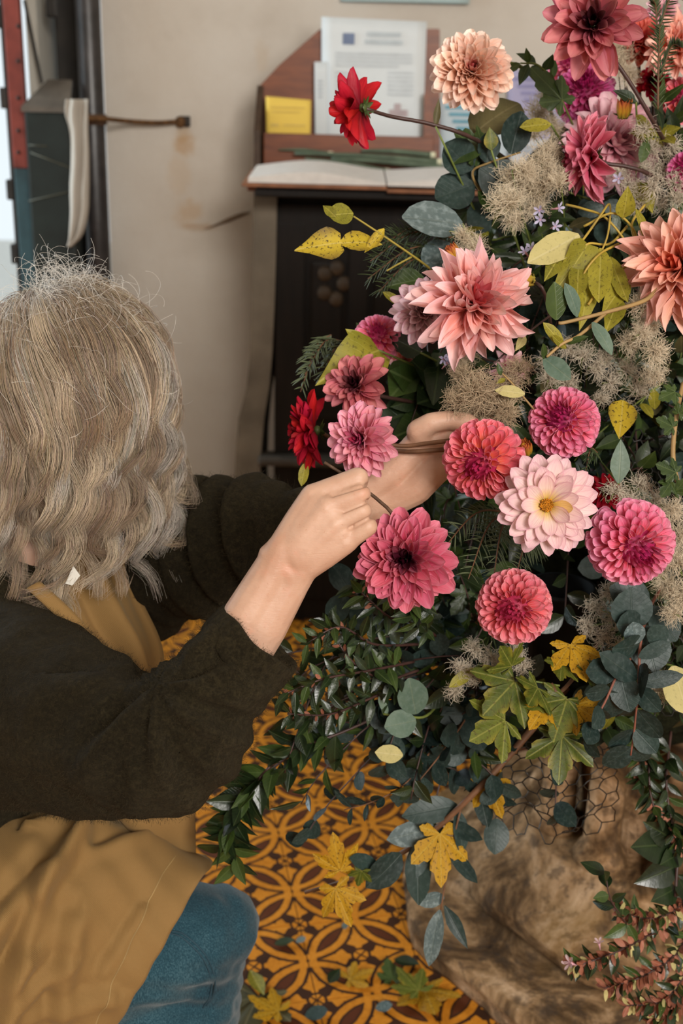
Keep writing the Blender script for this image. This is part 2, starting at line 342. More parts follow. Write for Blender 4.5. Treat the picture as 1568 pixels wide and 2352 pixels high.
# doorway at the left end of the wall
REDP = mat_plain('oxblood_paint', (.17, .032, .022), .55, .3, .35, 12); TEALP = mat_plain('teal_paint', (.022, .055, .066), .5, .35, .3, 12)
DKG = mat_plain('dark_green_paint', (.008, .013, .011), .55, .3, .4, 10); DKB = mat_plain('dark_brown_wood', (.016, .013, .010), .6, .3, .4, 14)
door = empty('door_1', onY(60, 600, 3.5)); door.location = (onY(60, 600, 3.5).x, 3.5, 0); tag(door, 'open plank door edge with oxblood board above and teal board below', kind='structure')
def kid(o, p): o.parent = p; o.matrix_parent_inverse = Matrix.Translation(-Vector(p.location)); return o
a = onY(24, 300, 3.5); b = onY(61, 300, 3.5); zt = onY(40, 386, 3.5).z
kid(box('red_board', (a.x, 3.5, zt), (b.x, 3.53, 3.0), REDP, None, .004), door)
kid(box('teal_board', (a.x, 3.505, 0), (b.x, 3.535, zt), TEALP, None, .004), door)
kid(box('door_edge', (a.x-.02, 3.535, 0), (a.x+.012, 3.60, 3.0), DKB, None, .003), door)
for py in (60, 140, 225, 300, 350):
    p = onY(42, py, 3.5); bm = bmesh.new(); bmesh.ops.create_uvsphere(bm, u_segments=10, v_segments=6, radius=.006, matrix=Matrix.Translation(p)); kid(obj('nail', bm_mesh('nail', bm, True), DKB), door)
for z in (1.72, 1.5, 1.24, 1.05):
    kid(box('hinge_knuckle', (a.x-.035, 3.53, z-.03), (a.x-.012, 3.57, z+.03), DKB, None, .006), door)
# reveal: splayed plaster return and dark jamb behind the door
rv = prism('trim_1', [Vector((onY(62, 100, 3.62).x, 3.62, 0)), Vector((onY(62, 100, 3.62).x, 3.62, 3.2)), Vector((onY(140, 100, 4.1).x, 4.1, 3.2)), Vector((onY(140, 100, 4.1).x, 4.1, 0))], (0.02, .05, 0), WALLP); tag(rv, 'splayed plaster reveal behind the door', kind='structure')
jb = box('trim_2', (onY(128, 100, 3.8).x, 3.8, 0), (onY(200, 100, 3.8).x, 3.95, 3.2), DKB); tag(jb, 'dark timber jamb beside the drain pipe', kind='structure')
prism('strap_iron', [onY(52, 0, 3.6), onY(59, 0, 3.6), onY(98, 190, 3.6), onY(92, 192, 3.6)], (0, .006, 0), DKB).parent = None
tag(bpy.data.objects['strap_iron'], 'thin dark strap slanting across the plaster reveal', 'strap')
kh = box('key_escutcheon', onY(105, 40, 3.63), onY(128, -30, 3.63)+Vector((0, .02, 0)), DKB, None, .008); tag(kh, 'dark iron escutcheon on the door reveal', 'lock')
# dark chest standing in the doorway, with a sloping lid
ch = empty('dark_chest'); a = onY(64, 400, 3.46); b = onY(166, 400, 3.46); zt = onY(110, 258, 3.46).z
kid(box('body', (a.x, 3.46, 0), (b.x, 3.55, zt), DKG, None, .006), ch)
x0, x1 = a.x, b.x
zz = onY(110, 196, 3.7).z
kid(prism('lid', [Vector((x0-.005, 3.45, zt)), Vector((x1+.005, 3.45, zt)), Vector((x1-.01, 3.56, zz+.0)), Vector((x0+.05, 3.56, zz+.0))], (0, 0, .014), mat_plain('lid_wood', (.085, .070, .055), .5, .4, .3, 14)), ch)
for (qx, qy, rx, ry) in ((66, 333, 108, 336), (70, 350, 160, 385), (66, 462, 160, 440)):
    p, q = onY(qx, qy, 3.458), onY(rx, ry, 3.458); kid(tube('scratch', [p, (p+q)/2, q], .002, mat_plain('scratch_paint', (.07, .07, .05)), None, 5), ch)
tag(ch, 'dark green painted wooden chest with sloping brown lid by the door', 'chest')
# black pipe and the cloth hung beside it
PIPE = NT('black_iron'); v = PIPE.coords(); nn = PIPE.noise(v, 18, 4)
PIPE = PIPE.end(PIPE.bsdf(PIPE.ramp(nn, [(.3, (.014, .012, .012)), (.7, (.035, .030, .029))]), .38, .5, PIPE.bump(nn, .3, .004)))
pc = onY(214, 300, 3.6); pr = (onY(242, 300, 3.6).x-onY(187, 300, 3.6).x)/2
pp = empty('drain_pipe', (pc.x, 3.6, 0)); tag(pp, 'black iron pipe running up the end of the plaster wall', 'pipe')
V, F = tube_np([(0, 0, 0), (0, 0, 1.2), (0, 0, 3.9)], pr, 24); obj('pipe', mesh_np('pipe', V, F), PIPE, pp)
V, F = tube_np([(0, 0, onY(214, 287, 3.6).z), (0, 0, onY(214, 262, 3.6).z)], pr+.006, 24); obj('collar', mesh_np('collar', V, F), mat_plain('rusty_collar', (.09, .05, .03), .8), pp)
# cloth
rows = [(150, 205, 228), (148, 204, 262), (158, 203, 300), (162, 204, 360), (160, 203, 430), (161, 200, 490), (160, 186, 540), (157, 161, 566)]
V, F = [], []; nx = 12; Q = crom(rows, 40)
for j, (xa, xb, y) in enumerate(Q):
    for i in range(nx+1):
        u = i/nx; p = onY(xa+(xb-xa)*u, y, 3.422); p.y += .012*math.sin(u*11+j*.08)+.004*noise.noise(Vector((u*4, j*.2, 0))); V.append(p)
for j in range(39):
    for i in range(nx): a = j*(nx+1)+i; F.append((a, a+1, a+nx+2, a+nx+1))
cl = obj('hanging_cloth', mesh_np('cloth', V, F), mat_fabric('grey_linen', (.30, .27, .23), (.42, .38, .33), 400)); sm = cl.modifiers.new('s', 'SOLIDIFY'); sm.thickness = .003
tag(cl, 'ragged grey linen cloth hanging beside the black pipe', 'cloth')
# tie rod with rusty end
tr = empty('wall_tie_rod', onY(320, 275, 3.62)); tag(tr, 'thin rusty iron rod running from the pipe to the plaster wall', 'rod')
RUST = mat_plain('rust', (.10, .05, .02), .85, .2, .5, 60)
P = [onY(196, 272, 3.52), onY(240, 273, 3.56), onY(300, 279, 3.64), onY(360, 282, 3.66), onY(400, 280, 3.675), onY(418, 280, 3.7)]
kid(tube('rod', P, [.007]*6, RUST, None, 8, 30), tr)
bm = bmesh.new(); bmesh.ops.create_uvsphere(bm, u_segments=14, v_segments=10, radius=.017, matrix=Matrix.Translation(onY(414, 280, 3.685))); kid(obj('knob', bm_mesh('knob', bm, True), RUST), tr)
p = onY(426, 279, 3.69); kid(box('wall_plate', p-Vector((.022, .005, .016)), p+Vector((.014, .02, .016)), mat_plain('dark_iron', (.02, .015, .012)), None, .004), tr)
# ================================================================== reading desk
DW = NT('dark_oak'); v = DW.coords(); n = DW.noise(DW.map(v, (6, 6, .7)), 8, 5, .6)
DW = DW.end(DW.bsdf(DW.ramp(n, [(.3, (.004, .003, .002)), (.7, (.011, .007, .005))]), .55, .2, DW.bump(n, .25, .004)))
RW = NT('red_mahogany'); v = RW.coords(); n = RW.noise(RW.map(v, (1.2, 6, 7)), 9, 5, .6)
RW = RW.end(RW.bsdf(RW.ramp(n, [(.3, (.11, .028, .009)), (.7, (.20, .055, .016))]), .42, .4, RW.bump(n, .12, .003)))
GW = mat_plain('grey_oak', (.14, .115, .085), .7, .2, .3, 8)
dk = empty('reading_desk', (onY(800, 500, 3.3).x, 3.3, 0)); tag(dk, 'dark oak reading desk with a red mahogany letter rack on top', 'desk')
YD = 3.2; x0 = onY(632, 700, YD).x; x1 = onY(1190, 700, YD).x; zt = onY(800, 436, YD).z
kid(box('body', (x0, YD, 0), (x1, YD+.42, zt), DW, None, .006), dk)
def fr(xa, xb, za, zb): return (x0+(x1-x0)*xa, zt*za, x0+(x1-x0)*xb, zt*zb)
for xa, xb in ((.0, .12), (.30, .38), (.62, .70), (.88, 1.0)):
    a_, b_, c_, d_ = fr(xa, xb, .06, .93); kid(box('stile', (a_, YD-.018, b_), (c_, YD+.01, d_), DW, None, .004), dk)
for za, zb in ((.06, .14), (.50, .55), (.88, .97)):
    a_, b_, c_, d_ = fr(0, 1, za, zb); kid(box('rail', (a_, YD-.016, b_), (c_, YD+.01, d_), DW, None, .004), dk)
for xa, xb in ((.14, .28), (.40, .60), (.72, .86)):
    for za, zb in ((.17, .47), (.58, .85)):
        a_, b_, c_, d_ = fr(xa, xb, za, zb); kid(box('panel', (a_, YD-.006, b_), (c_, YD+.01, d_), DW, None, .01), dk)
cx, cz = onY(765, 650, YD).x, onY(765, 650, YD).z
for k in range(5):
    an = k*72; bm = bmesh.new(); bmesh.ops.create_uvsphere(bm, u_segments=10, v_segments=6, radius=.022, matrix=Matrix.Translation((cx+.03*math.cos(R_(an)), YD-.008, cz+.045*math.sin(R_(an)))) @ Matrix.Diagonal((1, .5, 1, 1))); kid(obj('carved_boss', bm_mesh('boss', bm, True), mat_plain('worn_oak', (.05, .032, .018))), dk)
# sloping side post with flared foot
prof = [(583, 636, 432), (580, 634, 560), (577, 630, 700), (574, 624, 820), (566, 618, 890), (548, 606, 960), (541, 598, 1050), (537, 596, 1150), (535, 596, 1300)]
L_ = [onY(a, c, YD-.03) for a, b, c in prof]; Rr = [onY(b, c, YD-.03) for a, b, c in prof]
L_[-1].z = Rr[-1].z = 0
kid(prism('side_post', L_+Rr[::-1], (0, .34, 0), GW), dk)
a = onY(592, 1048, YD-.05); b = onY(760, 1074, YD-.05); kid(box('foot_rail', (a.x, YD-.06, b.z), (b.x+.7, YD+.02, a.z), mat_plain('worn_rail', (.05, .042, .034), .5), None, .01), dk)
# desk board, letter rack
zb = onY(800, 432, 3.14).z
kid(box('desk_board', (onY(565, 430, 3.14).x, 3.16, zb-.016), (x1+.20, 3.66, zb+.006), RW, None, .005), dk)
YR = 3.46
pts = [onY(x, y, YR) for x, y in ((597, 400), (597, 196), (640, 150), (735, 66), (1010, 66), (1010, 400))]
kid(prism('rack_back', pts, (0, .02, 0), RW, None, .002), dk)
kid(prism('rack_side', [Vector((onY(597, 300, YR).x-.008, y, z)) for y, z in ((3.34, onY(600, 330, 3.34).z), (3.34, onY(600, 300, 3.34).z), (3.46, onY(600, 196, YR).z), (3.485, onY(600, 196, YR).z), (3.485, zb+.004), (3.34, zb+.004))], (.018, 0, 0), mat_plain('rack_edge', (.05, .028, .016)), None, .001), dk)
a = onY(604, 305, 3.36); b = onY(996, 350, 3.36)
kid(box('rack_rail', (a.x, 3.372, zb+.004), (b.x, 3.39, a.z), RW, None, .003), dk)
kid(prism('rack_divider', [onY(x, y, 3.392) for x, y in ((972, 350), (974, 215), (981, 208), (991, 240), (992, 350))], (0, .014, 0), RW, None, .001), dk)
# letter, card and leaflets standing in the rack
def paper(name, quad, Y, colr, label, cat='paper', curve=.0, thick=.0012):
    a, b, c, d = [onY(x, y, Y) for x, y in quad]; V, F = [], []; n = 10
    for j in range(n+1):
        for i in range(n+1):
            u, w = i/n, j/n; p = a.lerp(b, u).lerp(d.lerp(c, u), w); p.y += curve*math.sin(u*math.pi)*(1-w)+.03*(w-1)*-1*.6*0; V.append(p)
    for j in range(n):
        for i in range(n): q = j*(n+1)+i; F.append((q, q+1, q+n+2, q+n+1))
    t = NT(name+'_mat'); vv_ = t.coords(); m = t.end(t.bsdf(t.ramp(t.noise(vv_, 12), [(.3, tuple(x*.95 for x in colr)), (.7, colr)]), .75, .2))
    e = empty(name, (a+c)/2); o = kid(obj('sheet', mesh_np(name, V, F), m), e); s = o.modifiers.new('s', 'SOLIDIFY'); s.thickness = thick; s.offset = 1
    tag(e, label, cat); return e
def ink(e, quads, Y, c, name='printed_text'):
    m = mat_plain('ink', c, .8, .1, .1)
    for (xa, ya, xb, yb) in quads: kid(ybox(name, xa, ya, xb, yb, Y, .0008, m, None, 0), e)
lt = paper('printed_letter', ((738, 38), (980, 50), (968, 407), (739, 407)), 3.44, (.62, .66, .68), 'white printed letter with a small dark crest standing in the desk rack')
ink(lt, [(787, 76, 814, 102)], 3.437, (.16, .20, .30), 'crest')
ink(lt, [(842, 74, 920, 84), (838, 92, 924, 102)], 3.437, (.44, .49, .52), 'heading')
ink(lt, [(770, 122+k*9, 946-(k == 3)*30, 126+k*9) for k in range(4)] + [(770, 165+k*10, 820, 169+k*10) for k in range(9)] + [(890, 165+k*10, 948, 169+k*10) for k in range(6)], 3.437, (.50, .535, .56))
ink(lt, [(893, 252, 936, 268), (905, 238, 920, 252)], 3.437, (.40, .33, .34), 'printed_picture')
ls = paper('folded_sheet', ((722, 142), (752, 142), (752, 406), (724, 406)), 3.428, (.58, .62, .64), 'narrow white sheet standing in front of the printed letter'); ink(ls, [(730, 185+k*9, 740, 188+k*9) for k in range(5)], 3.4255, (.35, .38, .42))
yc = paper('yellow_card', ((610, 221), (714, 230), (711, 406), (613, 406)), 3.40, (.72, .51, .10), 'yellow handwritten card in the desk rack', 'card')
ink(yc, [(622, 246, 700, 248), (625, 256, 690, 258), (622, 284, 640, 290), (650, 286, 700, 289)], 3.397, (.55, .40, .12), 'handwriting')
tp = paper('wall_notice', ((782, -40), (1078, -40), (1078, 9), (782, 3)), 3.68, (.36, .46, .46), 'pale teal notice fixed high on the plaster wall', 'notice')
for i, (q, c, lab) in enumerate([(((1165, 160), (1300, 165), (1300, 330), (1165, 330)), (.40, .38, .55), 'lavender printed leaflet pinned on the wall behind the flowers'), (((1008, 225), (1190, 240), (1185, 409), (1010, 409)), (.52, .60, .65), 'white and blue leaflet standing at the end of the desk'), (((1170, 318), (1310, 322), (1310, 408), (1170, 408)), (.55, .58, .62), 'pale leaflet half hidden behind the grey seed heads')]):
    YL = (3.688, 3.49, 3.46)[i]; lf = paper('leaflet', q, YL, c, lab, 'leaflet')
    x, y = q[0]; yy = YL-.003
    ink(lf, [(x+15+8*k, y+18+(16 if i < 2 else 10)*k, x+90-6*k, y+(26 if i < 2 else 23)+(16 if i < 2 else 10)*k) for k in range(4)], yy, ((.26, .25, .42), (.14, .34, .44), (.30, .33, .38))[i])
    ink(lf, [(x+15, y+(100 if i < 2 else 62), x+60, y+(135 if i < 2 else 82))], yy, ((.3, .3, .45), (.10, .36, .45), (.30, .30, .34))[i], 'printed_picture')
# open book
bk = empty('open_book', onY(800, 405, 3.0)); tag(bk, 'open visitors book with blank white pages lying on the reading desk', 'book')
PAGE = mat_plain('page', (.66, .63, .60), .85, .15, .06, 40); COVER = mat_plain('book_cover', (.23, .095, .045), .6, .3, .3, 30)
ze = zb+.018
def bookside(xa, xb, bump, name):
    V, F = [], []; n = 20; Yf, Yb = 3.0, 3.285
    for j in range(2):
        for i in range(n+1):
            u = i/n; x = xa+(xb-xa)*u; V.append((x, Yf if j == 0 else Yb, ze+.014+.02*bump*math.sin(min(1, u*1.0)*math.pi*.9)**1.5+(.02 if j else 0)))
    for j in range(2):
        for i in range(n+1): u = i/n; x = xa+(xb-xa)*u; V.append((x, Yf if j == 0 else Yb, ze+.006+(.02 if j else 0)))
    m = n+1
    for i in range(n):
        F += [(i, i+1, m+i+1, m+i), (2*m+i+1, 2*m+i, 3*m+i, 3*m+i+1), (i+1, i, 2*m+i, 2*m+i+1), (m+i, m+i+1, 3*m+i+1, 3*m+i)]
    F += [(0, m, 3*m, 2*m), (n, 2*m+n, 3*m+n, m+n)]
    return kid(obj(name, mesh_np(name, V, F, False), PAGE), bk)
xm = onY(888, 410, 3.0).x; xa = onY(566, 410, 3.0).x; xb = onY(1190, 410, 3.0).x
ze = onY(700, 425, 3.0).z-.003
bookside(xm-.002, xa+.004, 1.0, 'page_block'); bookside(xm+.002, xb, .55, 'page_block')
kid(prism('cover', [Vector((xa-.012, 2.99, ze-.004)), Vector((xm+.0, 2.99, ze-.004)), Vector((xm, 3.295, ze+.018)), Vector((xa-.012, 3.295, ze+.018))], (0, 0, .008), COVER, None, .001), bk)
kid(prism('cover', [Vector((xm+.002, 2.99, ze-.010)), Vector((xb+.01, 2.99, ze-.010)), Vector((xb+.01, 3.295, ze+.012)), Vector((xm+.002, 3.295, ze+.012))], (0, 0, .008), COVER, None, .001), bk)
kid(box('desk_slope', (xa+.02, 3.02, ze-.03), (xb+.0, 3.158, ze-.009), DW, None, .004), dk)
# cut stalks lying behind the book
STK = mat_plain('stalk_green', (.085, .115, .075), .6, .3, .3, 20); CUT = mat_plain('stalk_cut', (.62, .60, .42), .7, .2, .15)
for i, (xa_, ya, xb_, yb, Y, r) in enumerate([(676, 352, 1005, 372, 3.341, .0085), (700, 364, 885, 391, 3.319, .0055), (640, 344, 755, 352, 3.357, .005), (760, 364, 1040, 388, 3.323, .0085), (800, 386, 935, 400, 3.3045, .0055), (830, 346, 990, 356, 3.359, .008)]):
    s = empty('cut_stalk', onY((xa_+xb_)/2, (ya+yb)/2, Y)); p, q = onY(xa_, ya, Y), onY(xb_, yb, Y)
    kid(tube('stalk', [p, p.lerp(q, .5)+Vector((0, 0, .004)), q], [r*.5, r*.9, r], STK, None, 8, 12), s); d = (q-p).normalized()
    kid(tube('cut_end', [q-d*.002, q+d*.012], r*1.12, CUT, None, 8), s)
    tag(s, 'green cut flower stalk with pale end lying behind the open book', 'stalk', 'cut stalks on the reading desk')
# ================================================================== stone font pedestal
ST = NT('worn_stone'); v = ST.coords(); n1 = ST.noise(v, 8, 8, .7, .8); n2 = ST.noise(v, 30, 6, .7); n3 = ST.noise(ST.map(v, (9, 9, 1.6)), 2.0, 5, .6)
c = ST.ramp(n1, [(.34, (.022, .011, .004)), (.44, (.095, .050, .019)), (.54, (.26, .150, .070)), (.68, (.52, .34, .20))])
c = ST.mix(ST.m_('MULTIPLY', ST.ss(n2, .5, .62), .65), c, (.055, .033, .018)); c = ST.mix(ST.m_('MULTIPLY', ST.ss(n3, .55, .7), .75), c, (.05, .032, .02))
c = ST.mix(ST.m_('MULTIPLY', ST.ss(ST.noise(v, 3.3, 4), .48, .66), .6), c, (.20, .105, .022))
ST = ST.end(ST.bsdf(c, .85, .2, ST.bump(ST.m_('ADD', n1, ST.m_('MULTIPLY', n2, .4)), .7, .015)))
FC = Vector((.63, 1.90, 0))
ped = empty('stone_font', FC); tag(ped, 'weathered octagonal stone font pedestal under the flower arrangement', 'font')
def octo(rows, name, seg=96, power=26, rot=R_(-5), dents=.006):
    """eight-sided block with worn arrises: rows of (inner radius, z)"""
    V, F = [], []
    for r, z in rows:
        for k in range(seg):
            a = k/seg*2*math.pi; q = r/(sum(abs(math.cos(a-rot-m*math.pi/4))**power for m in range(4))**(1/power)); x, y = q*math.cos(a), q*math.sin(a)
            e = 1+dents/r*noise.noise(Vector((x*7, y*7, z*7)))*2+dents/r*noise.noise(Vector((x*22, y*22, z*22))); V.append((x*e, y*e, z+.004*noise.noise(Vector((x*9, y*9, 3)))))
    for j in range(len(rows)-1):
        for k in range(seg): k2 = (k+1) % seg; F.append((j*seg+k, j*seg+k2, (j+1)*seg+k2, (j+1)*seg+k))
    F.append(tuple(range(seg-1, -1, -1))); F.append(tuple((len(rows)-1)*seg+k for k in range(seg)))
    return obj(name, mesh_np(name, V, F), ST, ped)
def sub(rows, n=6):
    out = []
    for (a, z), (b, w) in zip(rows, rows[1:]):
        for k in range(n): out.append((a+(b-a)*k/n, z+(w-z)*k/n))
    return out+[rows[-1]]
octo(sub([(.475, 0), (.48, .04), (.47, .055), (.44, .060), (.30, .062)]), 'plinth')
octo(sub([(.335, .050), (.345, .066), (.362, .078), (.362, .105), (.345, .125), (.30, .15), (.262, .185), (.255, .20), (.20, .205)]), 'moulded_base')
octo(sub([(.165, .19), (.16, .42), (.165, .50)]), 'shaft', power=8)
for k in range(10):
    a = k/10*2*math.pi+.18; p = (.205*math.cos(a), .205*math.sin(a))
    V, F = tube_np([(p[0], p[1], z) for z in (.19, .21, .225, .24, .36, .47, .485, .50)], [.048, .050, .044, .034, .032, .034, .044, .05], 16); obj('colonnette', mesh_np('colonnette', V, F), ST, ped)
# ================================================================== the person
def mat_skin(name):
    t = NT(name); v = t.coords(); n = t.noise(v, 22, 4); f = t.noise(v, 260, 3); b_ = t.noise(v, 55, 3)
    c = t.ramp(n, [(.3, (.42, .235, .155)), (.55, (.49, .30, .21)), (.75, (.54, .345, .25))])
    c = t.mix(t.m_('MULTIPLY', t.ss(b_, .55, .75), .35), c, (.52, .22, .14))
    c = t.mix(t.m_('MULTIPLY', t.ss(t.noise(v, 420, 2), .66, .74), .4), c, (.36, .16, .09))
    wr = t.noise(t.map(v, (60, 60, 210)), 3.0, 3)
    return t.end(t.bsdf(c, .5, .35, t.bump(t.m_('ADD', f, wr), .22, .0012), Subsurface_Weight=.12, Subsurface_Radius=(.012, .005, .003), Subsurface_Scale=.6))
SKIN = mat_skin('skin')
person = empty('person', W(150, 2300, 1.6)); person.location.z = 0
PL = person.location.copy()
tag(person, 'person with wavy grey-blonde hair crouching to push dahlia stems into the flowers', 'person')
def pk(name, me, mat, par=None):
    o = obj(name, me, mat); kid(o, person) if par is None else None
    return o
# --- right hand and forearm (back of the hand towards us, fingers curled round a twig)
bm = bmesh.new()
def ch(pts, rad): bm_capsules(bm, [W(*p) for p in pts], rad)
# forearm: two parallel chains give the flat oval section
ch([(345, 1770, 1.14), (480, 1580, 1.12), (565, 1418, 1.095), (628, 1308, 1.09), (652, 1262, 1.086)], [.018, .020, .0235, .0200, .0178])
ch([(375, 1795, 1.14), (515, 1605, 1.12), (604, 1440, 1.10), (664, 1340, 1.095), (690, 1300, 1.09)], [.018, .020, .0235, .0195, .018])
ch([(636, 1285, 1.09), (672, 1318, 1.093)], [.020, .020])
bmesh.ops.create_icosphere(bm, subdivisions=2, radius=.0095, matrix=Matrix.Translation(W(660, 1330, 1.0885)))
MCP = [(718, 1138, 1.083), (750, 1164, 1.073), (773, 1200, 1.072), (797, 1242, 1.079)]
WR = [(656, 1250, 1.088), (668, 1266, 1.084), (682, 1284, 1.085), (695, 1302, 1.089)]
def lerp3(a, b, t): return tuple(x+(y-x)*t for x, y in zip(a, b))
cols_ = list(zip(MCP, WR)); fine = []
for (m0, w0), (m1, w1) in zip(cols_, cols_[1:]): fine += [(lerp3(m0, m1, t), lerp3(w0, w1, t)) for t in (0, .5)]
fine.append(cols_[-1])
for k, (m, w) in enumerate(fine): ch([w, lerp3(w, m, .5), m], [.0158, .0143, .0118 if k % 2 == 0 else .0112])
ch([(690, 1230, 1.098), (735, 1190, 1.094), (772, 1225, 1.094)], [.016, .016, .014]); ch([(700, 1270, 1.098), (760, 1262, 1.092)], [.016, .012])
PIP = [(822, 1097, 1.080), (829, 1134, 1.070), (832, 1173, 1.068), (845, 1209, 1.073)]
DIP = [(824, 1106, 1.100), (827, 1141, 1.092), (828, 1180, 1.090), (838, 1214, 1.092)]
TIP = [(806, 1112, 1.114), (800, 1150, 1.109), (800, 1188, 1.107), (808, 1218, 1.107)]
for m, p, d_, t_, r in zip(MCP, PIP, DIP, TIP, (.0106, .0098, .0094, .0097)):
    mid = lerp3(m, p, .5); ch([m, mid, p, d_, t_], [r*1.06, r*1.0, r*.98, r*.90, r*.78])
for m, r in zip(MCP, (.0118, .0116, .0110, .0112)): bmesh.ops.create_icosphere(bm, subdivisions=2, radius=r, matrix=Matrix.Translation(W(m[0], m[1], m[2]-.0008)))
# thumb passes behind the fingers and meets the index finger tip
ch([(672, 1240, 1.100), (712, 1186, 1.122), (762, 1140, 1.130), (802, 1108, 1.124)], [.0165, .0135, .0105, .0085])
rh = remesh(bm, .0016, 9, .5)
# shallow grooves keep the fingers apart
V, N = get_vn(rh)
for a, b in (((763, 1137, 1.06), (845, 1112, 1.058)), ((788, 1175, 1.055), (848, 1150, 1.055)), ((803, 1215, 1.055), (856, 1187, 1.056))):
    A, B = np.array(W(*a)), np.array(W(*b)); ab = B-A; q = np.clip(((V-A)@ab)/(ab@ab), 0, 1); C_ = A+q[:, None]*ab
    f = np.array(FW); e = V-C_; e = e-np.outer(e@f, f); dd = np.linalg.norm(e, axis=1); dep = np.abs((V-C_)@f)
    V -= N*(.0030*np.exp(-(dd/.0015)**2)*(dep < .035))[:, None]
# tendons and knuckle hollows on the back of the hand
for m, w in zip(MCP, WR):
    A, B = np.array(W(*w)), np.array(W(*m)); ab = B-A; q = ((V-A)@ab)/(ab@ab); qc = np.clip(q, .3, .92); C_ = A+qc[:, None]*ab
    f = np.array(FW); e = V-C_; s = e@f; e = e-np.outer(s, f); dd = np.linalg.norm(e, axis=1)
    V += N*(.0006*np.exp(-(dd/.004)**2)*(s < 0))[:, None]
set_v(rh, V)
# --- left hand and forearm (reaching further in, thumb over the stems)
bm = bmesh.new()
ch([(560, 1240, 1.40), (720, 1190, 1.34), (830, 1135, 1.31), (905, 1082, 1.295), (962, 1030, 1.29)], [.018, .020, .0235, .0205, .020])
ch([(600, 1270, 1.40), (750, 1215, 1.345), (868, 1155, 1.315), (950, 1118, 1.30), (1000, 1068, 1.29)], [.018, .020, .0235, .0220, .021])
ch([(960, 1030, 1.29), (1010, 1012, 1.29), (1060, 1000, 1.295)], [.021, .021, .017]); ch([(990, 1075, 1.292), (1035, 1050, 1.292), (1075, 1040, 1.295)], [.021, .020, .017])
ch([(975, 1020, 1.288), (962, 992, 1.276), (988, 972, 1.268), (1030, 965, 1.268), (1072, 972, 1.276), (1108, 990, 1.285)], [.019, .0150, .0120, .0112, .0118, .0085])
for k, (px, py) in enumerate(((1075, 1000), (1085, 1018), (1085, 1036), (1080, 1052))):
    r = (.0095, .0095, .009, .008)[k]; ch([(px, py, 1.300), (px+55, py-8, 1.292), (px+88, py-4, 1.275), (px+80, py+4, 1.258), (px+58, py+8, 1.252)], [r*1.1, r, r*.95, r*.88, r*.78])
lh = remesh(bm, .0018, 4, .5)
# --- head, neck and trunk under the clothes
bm = bmesh.new()
HC = W(170, 905, 1.37)
bmesh.ops.create_icosphere(bm, subdivisions=3, radius=1, matrix=Matrix.Translation(HC) @ Matrix.Diagonal((.083, .095, .108, 1)))
bmesh.ops.create_icosphere(bm, subdivisions=3, radius=1, matrix=Matrix.Translation(HC+Vector((.045, .035, -.055))) @ Matrix.Diagonal((.06, .06, .075, 1)))
fx = (Vector((.75, .55, -.25))).normalized()
bm_capsules(bm, [HC+fx*.095+Vector((0, 0, .0)), HC+fx*.118+Vector((0, 0, -.028))], [.010, .013])
for sgn in (-1, 1):
    side = fx.cross(Vector((0, 0, 1))).normalized()*sgn
    bmesh.ops.create_icosphere(bm, subdivisions=2, radius=1, matrix=Matrix.Translation(HC+side*.083+Vector((0, 0, -.02))) @ Matrix.Diagonal((.014, .014, .030, 1)))
    bmesh.ops.create_icosphere(bm, subdivisions=2, radius=.012, matrix=Matrix.Translation(HC+fx*.088+side*.032+Vector((0, 0, .012))))
bm_capsules(bm, [HC+fx*.100+side*.018+Vector((0, 0, -.062)), HC+fx*.100-side*.018+Vector((0, 0, -.062))], [.008, .008])
NK = W(60, 1290, 1.40)
bm_capsules(bm, [HC+Vector((-.02, 0, -.06)), NK, W(-30, 1420, 1.44)], [.055, .052, .06])
TR = [W(-40, 1500, 1.46), W(-90, 1750, 1.50), W(-150, 2000, 1.52), W(-190, 2150, 1.54)]
bm_capsules(bm, TR, [.105, .11, .115, .13])
bm_capsules(bm, [W(10, 1500, 1.34), W(120, 1620, 1.24), W(360, 1780, 1.14)], [.05, .035, .02])
bm_capsules(bm, [W(90, 1420, 1.58), W(330, 1350, 1.52), W(580, 1250, 1.41)], [.05, .036, .02])
trunk = remesh(bm, .006, 4)
bm = bmesh.new()
for m in (trunk, rh, lh): bm.from_mesh(m)
body = bpy.data.meshes.new('body'); bm.to_mesh(body); bm.free(); body.polygons.foreach_set('use_smooth', np.ones(len(body.polygons), bool))
pk('body', body, SKIN)
# --- jumper
WOOL = NT('olive_wool'); v = WOOL.coords(); n = WOOL.noise(v, 9, 5); f = WOOL.noise(v, 170, 6, .75, .5); g = WOOL.noise(v, 480, 3, .7)
hh = WOOL.m_('ADD', WOOL.m_('MULTIPLY', f, .65), WOOL.m_('MULTIPLY', g, .35))
c = WOOL.ramp(WOOL.m_('ADD', WOOL.m_('MULTIPLY', hh, .75), WOOL.m_('MULTIPLY', n, .25)), [(.38, (.003, .0022, .001)), (.5, (.010, .0076, .0034)), (.68, (.034, .026, .012))])
WOOL = WOOL.end(WOOL.bsdf(c, .95, .08, WOOL.bump(hh, .8, .006), Sheen_Weight=.08, Sheen_Roughness=.6, Sheen_Tint=(.5, .4, .25)))
bm = bmesh.new()
bm_capsules(bm, [W(-40, 1490, 1.47), W(-90, 1700, 1.50), W(-120, 1820, 1.50)], [.118, .128, .125])
ch([(30, 1400, 1.40), (-60, 1440, 1.40)], [.085, .09])
ch([(-40, 1560, 1.32), (60, 1600, 1.25), (190, 1665, 1.18), (300, 1720, 1.13), (352, 1732, 1.115)], [.098, .090, .078, .069, .064])
ch([(-60, 1700, 1.32), (100, 1735, 1.22), (240, 1775, 1.15), (335, 1780, 1.12)], [.075, .060, .050, .044])
ch([(352, 1735, 1.115), (430, 1662, 1.105), (492, 1590, 1.10), (530, 1545, 1.098), (548, 1524, 1.098)], [.066, .063, .055, .046, .040])
